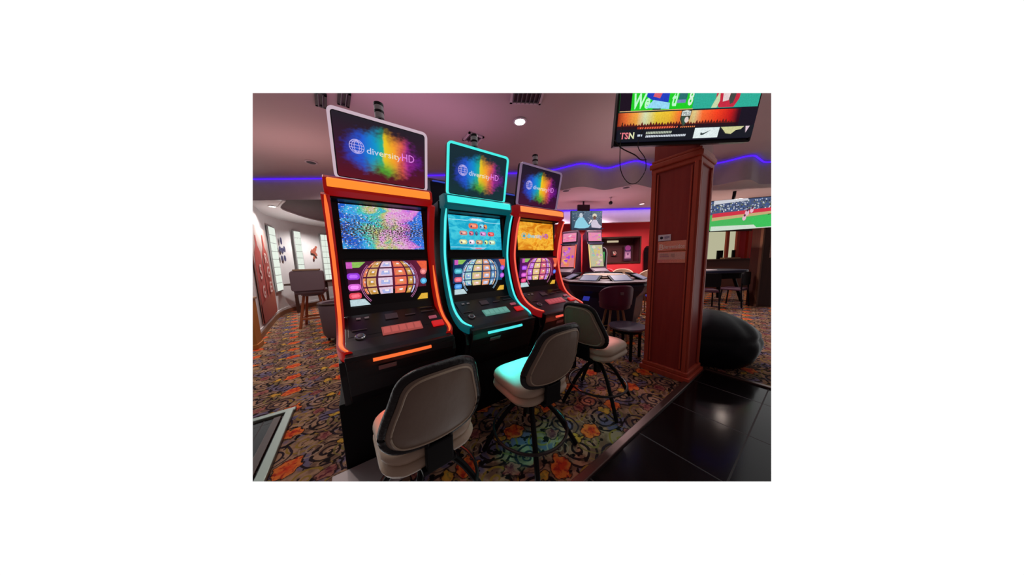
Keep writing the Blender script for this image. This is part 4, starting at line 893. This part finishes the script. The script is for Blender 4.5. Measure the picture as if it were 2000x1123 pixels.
# hanging screen above them
t = thing('hanging_television', 'small television with two figures hanging from the ceiling above the slim slot machines', 'television', (4.72, 3.47, 2.27), RZW + math.radians(8))
MB().box((0, .03, 0), (.80, .05, .46), bev=.006).build('housing', MAT['black'], t)
MB().box((-.05, .08, .30), (.30, .06, .16)).cyl((-.05, .08, .3), (-.05, .08, .46), .02).build('ceiling_mount', mat('dark_mount', (50, 16, 36), .6), t)
a = Art(.0008); W, H = .78, .44; a.poly([(-W / 2, -H / 2), (W / 2, -H / 2), (W / 2, H / 2), (-W / 2, H / 2)], [(40, 62, 84), (44, 50, 70), (100, 120, 140), (70, 96, 116)])
random.seed(5)
for k in range(110): x = random.uniform(-W / 2 + .02, W / 2 - .02); y = random.uniform(-.05, H / 2 - .01); a.ell(x, y, .012, .009, random.choice([(60, 80, 100), (120, 140, 155), (150, 160, 170), (40, 50, 70)]), 6)
a.poly([(-.36, -.18), (-.32, -.04), (-.24, .06), (-.14, .06), (-.06, -.04), (.0, -.12), (.06, -.10), (.0, -.18), (-.16, -.21)], (140, 205, 225)); a.ell(-.19, .10, .045, .055, (196, 205, 214)); a.poly([(.02, -.10), (.09, -.03), (.1, .0), (.05, -.01), (.0, -.08)], (235, 225, 230))
a.poly([(.08, -.18), (.06, -.08), (.12, .0), (.20, .0), (.26, -.10), (.34, -.16), (.30, -.2)], (206, 196, 214)); a.ell(.15, .09, .055, .055, (222, 214, 190)); a.ell(.15, .045, .04, .045, (110, 76, 66))
a.rect(-W / 2, -H / 2, W / 2, -H / 2 + .02, (30, 34, 60)); a.build('display_picture', SCREEN_ART, t, (0, 0, 0))
# rounded cabinets against the red wall
def wall_machine(tt, o, c, label, cols, seed):
    p = rw(tt, o); t = thing('upright_gaming_cabinet', label, 'gaming cabinet', (p.x, p.y, 0), RZW)
    MB().prism([(-.22, 0), (.22, 0), (.26, 1.5), (.24, 1.62), (.18, 1.68), (-.18, 1.68), (-.24, 1.62), (-.26, 1.5)], -.2, .25, 'y').build('cabinet_body', MAT['blackm'], t, bevel=.01)
    MB().sweep([(x, -.205, z) for x, z in ((-.22, .9), (-.245, 1.5), (-.225, 1.60), (-.17, 1.65), (.17, 1.65), (.225, 1.60), (.245, 1.5), (.22, .9))], [(-.012, -.012), (.012, -.012), (.012, .012), (-.012, .012)], upv=(0, 1, 0)).build('edge_band', MAT['grey'], t)
    d = MB().box((0, -.205, 1.36), (.38, .02, .40)).build('display', MAT['black'], t); paint(.34, .34, cols, seed, 12, c).build('display_picture', SCREEN_ART, d, (0, -.218, 1.36))
    MB().box((0, -.28, 1.05), (.42, .18, .04), rx=.3).build('button_deck', MAT['black'], t)
wall_machine(.92, .25, (60, 190, 90), 'black upright cabinet with green screen against the red wall, left of the dark niche', [(90, 210, 120), (40, 150, 70), (60, 200, 100)], 31)
wall_machine(2.70, .32, (40, 40, 60), 'black upright cabinet with white screen against the red wall, just left of the pillar', [(225, 230, 240), (120, 110, 190), (190, 190, 220)], 35)
# contents of the niche
p = rw((n0 + n1) / 2 - .08, -.30)
nl = MB().box((0, 0, 0), (.36, .04, .06), bev=.01).build('niche_light', glow('niche_sign_face', (206, 190, 160), .9), loc=(p.x, p.y, 1.87), rot=(0, 0, RZW)); tag(nl, 'small pale lit light bar at the top of the dark niche in the red wall', 'light')
p = rw((n0 + n1) / 2 - .02, -.30)
em = Art(.002); em.ring(0, 0, .04, .062, (214, 150, 140), a0=-.9, a1=1.6); em.poly([(-.05, .05), (-.02, -.05), (.02, -.05), (.005, .05), (-.012, -.02), (-.03, .06)], (222, 196, 184)); em.ell(0, -.045, .03, .025, (206, 90, 80))
e_ = MB().box((0, .01, 0), (.18, .01, .18), bev=.004).build('niche_emblem', MAT['maroon'], loc=(p.x, p.y, 1.50), rot=(0, 0, RZW)); tag(e_, 'small pale swirl emblem in the middle of the dark niche', 'emblem'); em.build('printed_face', PRINT_ART, e_, (0, -.002, 0))
p = rw(n1 - .22, -.26)
g = Art(.002); g.poly([(-.10, -.18), (.10, -.18), (.09, .06), (-.09, .06)], (176, 120, 160)); g.ell(0, .15, .09, .09, (160, 60, 140)); g.rect(-.085, .04, .085, .075, (70, 30, 100)); g.rect(-.06, -.14, .06, -.02, (206, 160, 190)); g.ell(0, -.04, .03, .04, (120, 60, 120))
e_ = MB().box((0, .012, -.01), (.24, .02, .48), bev=.006).build('niche_display', mat('niche_display_back', (60, 20, 50), .6), loc=(p.x, p.y, 1.50), rot=(0, 0, RZW)); tag(e_, 'purple and pink standing figure display at the right of the dark niche', 'display'); g.build('printed_face', PRINT_ART, e_, (0, -.002, 0))

# electronic table with player stations around it
t = thing('gaming_table', 'large dark blue multi player electronic gaming table beyond the chairs', 'gaming table', (4.38, 2.78, 0), math.radians(12))
NS = 8; dkb = mat('deep_blue_panel', (26, 24, 54), .4, spec=.5)
MB().lathe([(.66, 0), (.66, .10), (.72, .12), (.78, .60), (.90, .74), (.94, .84), (.90, .88)], n=NS, ang0=PI / NS).build('table_base', dkb, t, bevel=.01)
MB().lathe([(.52, .86), (.88, .875), (.95, .89), (.95, .915), (.88, .93), (.54, .945), (.50, .93)], n=NS, ang0=PI / NS).build('armrest_ring', mat('maroon_armrest', (74, 36, 44), .5), t, bevel=.008)
MB().lathe([(.44, .92), (.46, .97), (.38, .995), (.34, .96), (.10, .94)], n=40).build('wheel_bowl', MAT['tan'], t, smooth=True)
MB().tube([(.41 * math.cos(2 * PI * k / 40), .41 * math.sin(2 * PI * k / 40), .995) for k in range(40)], .014, True).build('bowl_rim', MAT['clear'], t, smooth=True)
for k in range(NS):
    a_ = 2 * PI * k / NS
    s_ = MB().box((.70 * math.cos(a_), .70 * math.sin(a_), .965), (.26, .40, .03), rz=a_, ry=math.radians(24), bev=.006).build('player_station', MAT['blackm'], t)
    MB().box((.705 * math.cos(a_), .705 * math.sin(a_), .984), (.20, .32, .006), rz=a_, ry=math.radians(24)).build('station_display', glow('station_screen', (120, 124, 168), .5), s_)
    MB().box((.845 * math.cos(a_), .845 * math.sin(a_), .60), (.012, .12, .09), rz=a_, ry=math.radians(-40)).build('blue_sign', glow('blue_sign_face', (50, 60, 190), .55), t) 
t = thing('padded_stool', 'burgundy rounded stool with pale wooden legs pulled up to the gaming table', 'stool', (3.50, 2.01, 0), math.radians(-38), 'chairs around the gaming table')
MB().lathe([(.20, .52), (.235, .54), (.245, .62), (.20, .64), (.03, .645)], n=32).build('seat', MAT['burg'], t, smooth=True)
bk = MB(); rows = []
for k in range(21):
    a_ = math.radians(-175 + 170 * k / 20); q = []; hh = .93 - .14 * abs((k - 10) / 10) ** 2.5
    for r_, z in ((.255, .60), (.27, .76), (.275, hh - .02), (.255, hh), (.235, hh - .02), (.23, .76), (.225, .62)): q.append(bk.b.verts.new((r_ * math.cos(a_), r_ * math.sin(a_), z)))
    if rows:
        for j in range(7): bk.b.faces.new((rows[-1][j], rows[-1][(j + 1) % 7], q[(j + 1) % 7], q[j]))
    else: bk.b.faces.new(q[::-1])
    rows.append(q)
bk.b.faces.new(rows[-1]); bk = bk.build('backrest', MAT['burg'], t, smooth=True)
MB().box((.0, -.279, .80), (.05, .012, .045), bev=.004).build('pale_emblem', MAT['grey'], bk)
for k in range(4):
    a_ = PI / 4 + k * PI / 2; MB().tube([(.13 * math.cos(a_), .13 * math.sin(a_), .53), (.235 * math.cos(a_), .235 * math.sin(a_), 0)], .020, n=8).build('leg', MAT['wpale'], t)
MB().tube([(.20 * math.cos(2 * PI * k / 32), .20 * math.sin(2 * PI * k / 32), .16) for k in range(32)], .010, True).build('foot_ring', MAT['brass'], t)
# the other seats at the table, copied with their parts
src = t
for x, y, r_, lb, m_ in ((5.68, 3.06, 120, 'tan rounded stool behind the gaming table, only its back above the wheel', 'tan'), (5.86, 3.62, 140, 'bright red stool back between the green screen cabinet and the tan stool', 'redseat'), (5.66, 2.52, 60, 'brown rounded stool at the gaming table, half hidden by the pillar', 'tan')):
    c_ = copy_tree(src); c_.location = (x, y, 0.06 if m_ != 'x' else 0); c_.location.z = 0; c_.rotation_euler = (0, 0, math.radians(r_)); c_['label'] = lb
    if 'redseat' not in MAT: MAT['redseat'] = mat('red_vinyl', (190, 20, 34), .5)
    for ch_ in [o for o in C.objects if o.parent == c_ and o.name.split('.')[0] in ('seat', 'backrest')]:
        ch_.data = ch_.data.copy(); ch_.data.materials[0] = MAT[m_]
        if 'backrest' in ch_.name: ch_.location.z = .13

# ---------------------------------------------------------------- right side beyond the pillar
t = thing('wall_television', 'wide television showing a green sports field, hung right of the mahogany pillar', 'television', (6.96, 1.265, 2.225), RZW)
t.rotation_euler = (math.radians(8), math.radians(-2), RZW - math.radians(6))
W, H = 1.28, .62
MB().box((0, .03, 0), (W + .03, .05, H + .03), bev=.006).build('housing', MAT['black'], t)
a = Art(.001); x0, x1 = -W / 2, W / 2; a.rect(x0, -H / 2, x1, H / 2, (70, 180, 90)); a.poly([(x0, .02), (x1, .06), (x1, H / 2), (x0, H / 2)], (70, 84, 120))
random.seed(9)
for k in range(240): x = random.uniform(x0 + .02, x1 - .02); y = random.uniform(.08, H / 2 - .02); a.ell(x, y, .014, .014, random.choice([(170, 180, 200), (60, 90, 150), (40, 40, 60), (205, 210, 215), (110, 120, 90)]), 6)
a.poly([(x0, H / 2 - .08), (.0, H / 2 - .04), (.0, H / 2), (x0, H / 2)], (205, 206, 214)); a.poly([(x0, -.03), (x1, .03), (x1, .10), (x0, .05)], (205, 50, 70)); a.poly([(x0, -.10), (x1, -.02), (x1, .03), (x0, -.03)], (196, 170, 120))
a.poly([(x0, -H / 2), (x1, -H / 2), (x1, -H / 2 + .07), (x0, -H / 2 + .10)], (205, 220, 205)); a.poly([(.25, -H / 2 + .02), (x1, -H / 2 + .02), (x1, -.02), (.05, -.10)], (60, 190, 90))
for x, y, s_ in ((.02, .02, 1), (.10, .06, .8), (-.02, -.08, .9)): a.ell(x, y, .04 * s_, .06 * s_, (226, 180, 200)); a.ell(x, y + .05, .02, .025, (90, 50, 70))
a.build('display_picture', SCREEN_ART, t, (0, 0, 0)); MB().cyl((0, .12, .1), (0, .12, .5), .03).box((0, .1, .1), (.3, .1, .2)).build('ceiling_mount', MAT['blackm'], t)
# cash desk: wooden front with lit windows
def on2(t_, o, z): p = rw2(t_, o); return (p.x, p.y, z)
t = thing('cash_desk', 'wooden cash desk with lit pale windows on the far right wall', 'cash desk', on2(.45, .3, 0), RZW)
MB().box((0, 0, .575), (2.6, .4, 1.15), bev=.01).build('desk_front', mat('cash_desk_wood', (88, 44, 28), .45), t); MB().box((0, -.04, 1.17), (2.7, .55, .05), bev=.008).build('desk_top', MAT['wdark'], t)
MB().box((0, .1, 2.32), (2.6, .12, .12)).build('header', MAT['wdark'], t)
for x in (-1.25, -.42, .40, .80, 1.24): MB().box((x, .1, 1.72), (.10, .10, 1.10)).build('mullion', MAT['wmould'], t)
for x, w_ in ((-.83, .72), (.0, .70), (.60, .30)):
    g_ = MB().box((x, .14, 1.73), (w_, .02, 1.06)).build('lit_window', MAT['booth'], t); MB().box((x + .16, .10, 1.36), (.22, .05, .34)).build('counter_screen', MAT['blackm'], g_)
MB().box((.35, -.15, 1.22), (.6, .2, .05)).build('pale_tray', MAT['tan'], t)
# dark table with pale top and dark chairs
t = thing('card_table', 'long dark card table with pale top edge beyond the bean bag', 'table', (8.62, 2.02, 0), math.radians(-30))
MB().prism(rrect(1.9, .95, .4, 8), .84, .92, 'z').build('table_top', MAT['navy'], t, bevel=.01); MB().prism(rrect(.9, .5, .2, 6), .921, .93, 'z').build('pale_cloth', mat('pale_cloth', (190, 180, 190), .8), t, loc=(-.35, 0, 0))
MB().prism(rrect(1.7, .8, .35, 8), .68, .84, 'z').build('apron', MAT['blackm'], t)
for sx in (-1, 1):
    for sy in (-1, 1): MB().tube([(sx * .55, sy * .22, .70), (sx * .72, sy * .34, 0)], .04, n=8).build('leg', MAT['blackm'], t)
t = thing('dining_chair', 'dark side chair tucked under the card table, farthest from the dark right pillar', 'chair', (7.62, 2.22, 0), math.radians(-25), 'dark chairs at the card table')
MB().box((0, 0, .46), (.42, .42, .06), bev=.02).build('seat', mat('plum_vinyl', (70, 34, 54), .5), t); MB().prism(rrect(.40, .34, .06), -.23, -.19, 'y').build('backrest', MAT['burg'], t, loc=(0, 0, .74))
for sx in (-1, 1):
    MB().tube([(sx * .18, -.20, .60), (sx * .19, -.20, .45), (sx * .20, -.24, 0)], .017, n=8).build('leg', MAT['blackm'], t); MB().tube([(sx * .18, .18, .45), (sx * .20, .22, 0)], .017, n=8).build('leg', MAT['blackm'], t)
first = t
for x, y, r_, lb in ((8.16, 1.38, -10, 'dark side chair before the middle of the card table'), (7.35, 1.75, -60, 'dark side chair before the card table, nearest the mahogany pillar')):
    c_ = copy_tree(first); c_.location = (x, y, 0); c_.rotation_euler = (0, 0, math.radians(r_)); c_['label'] = lb
    for ch_ in [o for o in C.objects if o.parent == c_ and o.name.startswith('backrest')]: ch_.data = ch_.data.copy(); ch_.data.materials[0] = MAT['blackm']
# dark pillar at the right edge
t = thing('pillar', 'dark walnut pillar at the right edge of the view', 'pillar', (8.37, 1.0, 0), RZW); t['kind'] = 'structure'
MB().box((.45, .12, 1.36), (.90, .24, 2.73)).build('shaft', MAT['wdark'], t); MB().box((.01, .0, 1.3), (.04, .06, 2.6)).build('corner_moulding', wood('dull_brown_moulding', (84, 58, 44), (104, 74, 58)), t)
p = Vector((8.37, 1.0)) + DW * .50 + NW * .004
a = Art(.001); a.rect(-.28, -.33, .28, .33, (170, 152, 150)); a.rect(-.28, -.33, .28, -.02, (178, 136, 124)); a.rect(-.2, .1, .2, .16, (190, 180, 178)); a.rect(-.2, -.14, .2, -.10, (196, 160, 150)); a.rect(-.12, .2, .2, .23, (120, 110, 120)); a.rect(-.2, .02, .1, .05, (150, 140, 146))
b = MB().box((0, 0, 0), (.56, .004, .66)).build('wall_notice', mat('paper_two', (170, 150, 146), .7), loc=(p.x, p.y, 1.58), rot=(0, 0, RZW)); tag(b, 'large pale paper notice on the dark right pillar', 'notice'); a.build('printed_face', PRINT_ART, b, (0, -.003, 0))

# ---------------------------------------------------------------- the modelled part of the room ends here: cut every mesh at the room section's four bounding planes
bpy.context.view_layer.update()
def ray(px, py): return (FWD + RIGHT * ((px - 1000) / 435.55) + UP * ((561.5 - py) / 435.55))
cn = [(493.5, 181.7), (1506.3, 181.7), (1506.3, 940.3), (493.5, 940.3)]
PL = [ray(*cn[i]).cross(ray(*cn[(i + 1) % 4])).normalized() for i in range(4)]
PL = [n_ if n_.dot(FWD) > 0 else -n_ for n_ in PL]
for o in [o for o in C.objects if o.type == 'MESH']:
    mw = o.matrix_world; vs = [mw @ v.co - EYE for v in o.data.vertices]
    if not vs: continue
    mods = [m_ for m_ in o.modifiers if m_.type in ('BEVEL', 'SOLIDIFY')]
    hit = [n_ for n_ in PL if any(v.dot(n_) < -.0005 for v in vs)]
    if not hit: continue
    if any(all(v.dot(n_) < .0005 for v in vs) for n_ in hit) : bpy.data.objects.remove(o); continue
    me = bpy.data.meshes.new_from_object(o.evaluated_get(bpy.context.evaluated_depsgraph_get())) if mods else o.data.copy()
    if mods:
        for m_ in mods: o.modifiers.remove(m_)
    closed = True; inv = mw.inverted(); b_ = bmesh.new(); b_.from_mesh(me)
    for n_ in hit:
        pt = inv @ EYE; nn = (mw.transposed().to_3x3() @ n_).normalized()
        closed = all(len(e.link_faces) == 2 for e in b_.edges)
        r = bmesh.ops.bisect_plane(b_, geom=b_.verts[:] + b_.edges[:] + b_.faces[:], plane_co=pt, plane_no=nn, clear_inner=True, dist=1e-5)
        if closed:
            ed = [e for e in r['geom_cut'] if isinstance(e, bmesh.types.BMEdge) and e.is_valid]
            if ed: bmesh.ops.edgeloop_fill(b_, edges=ed)
    b_.to_mesh(me); b_.free(); o.data = me
    if not me.polygons: bpy.data.objects.remove(o)
bpy.context.view_layer.update()
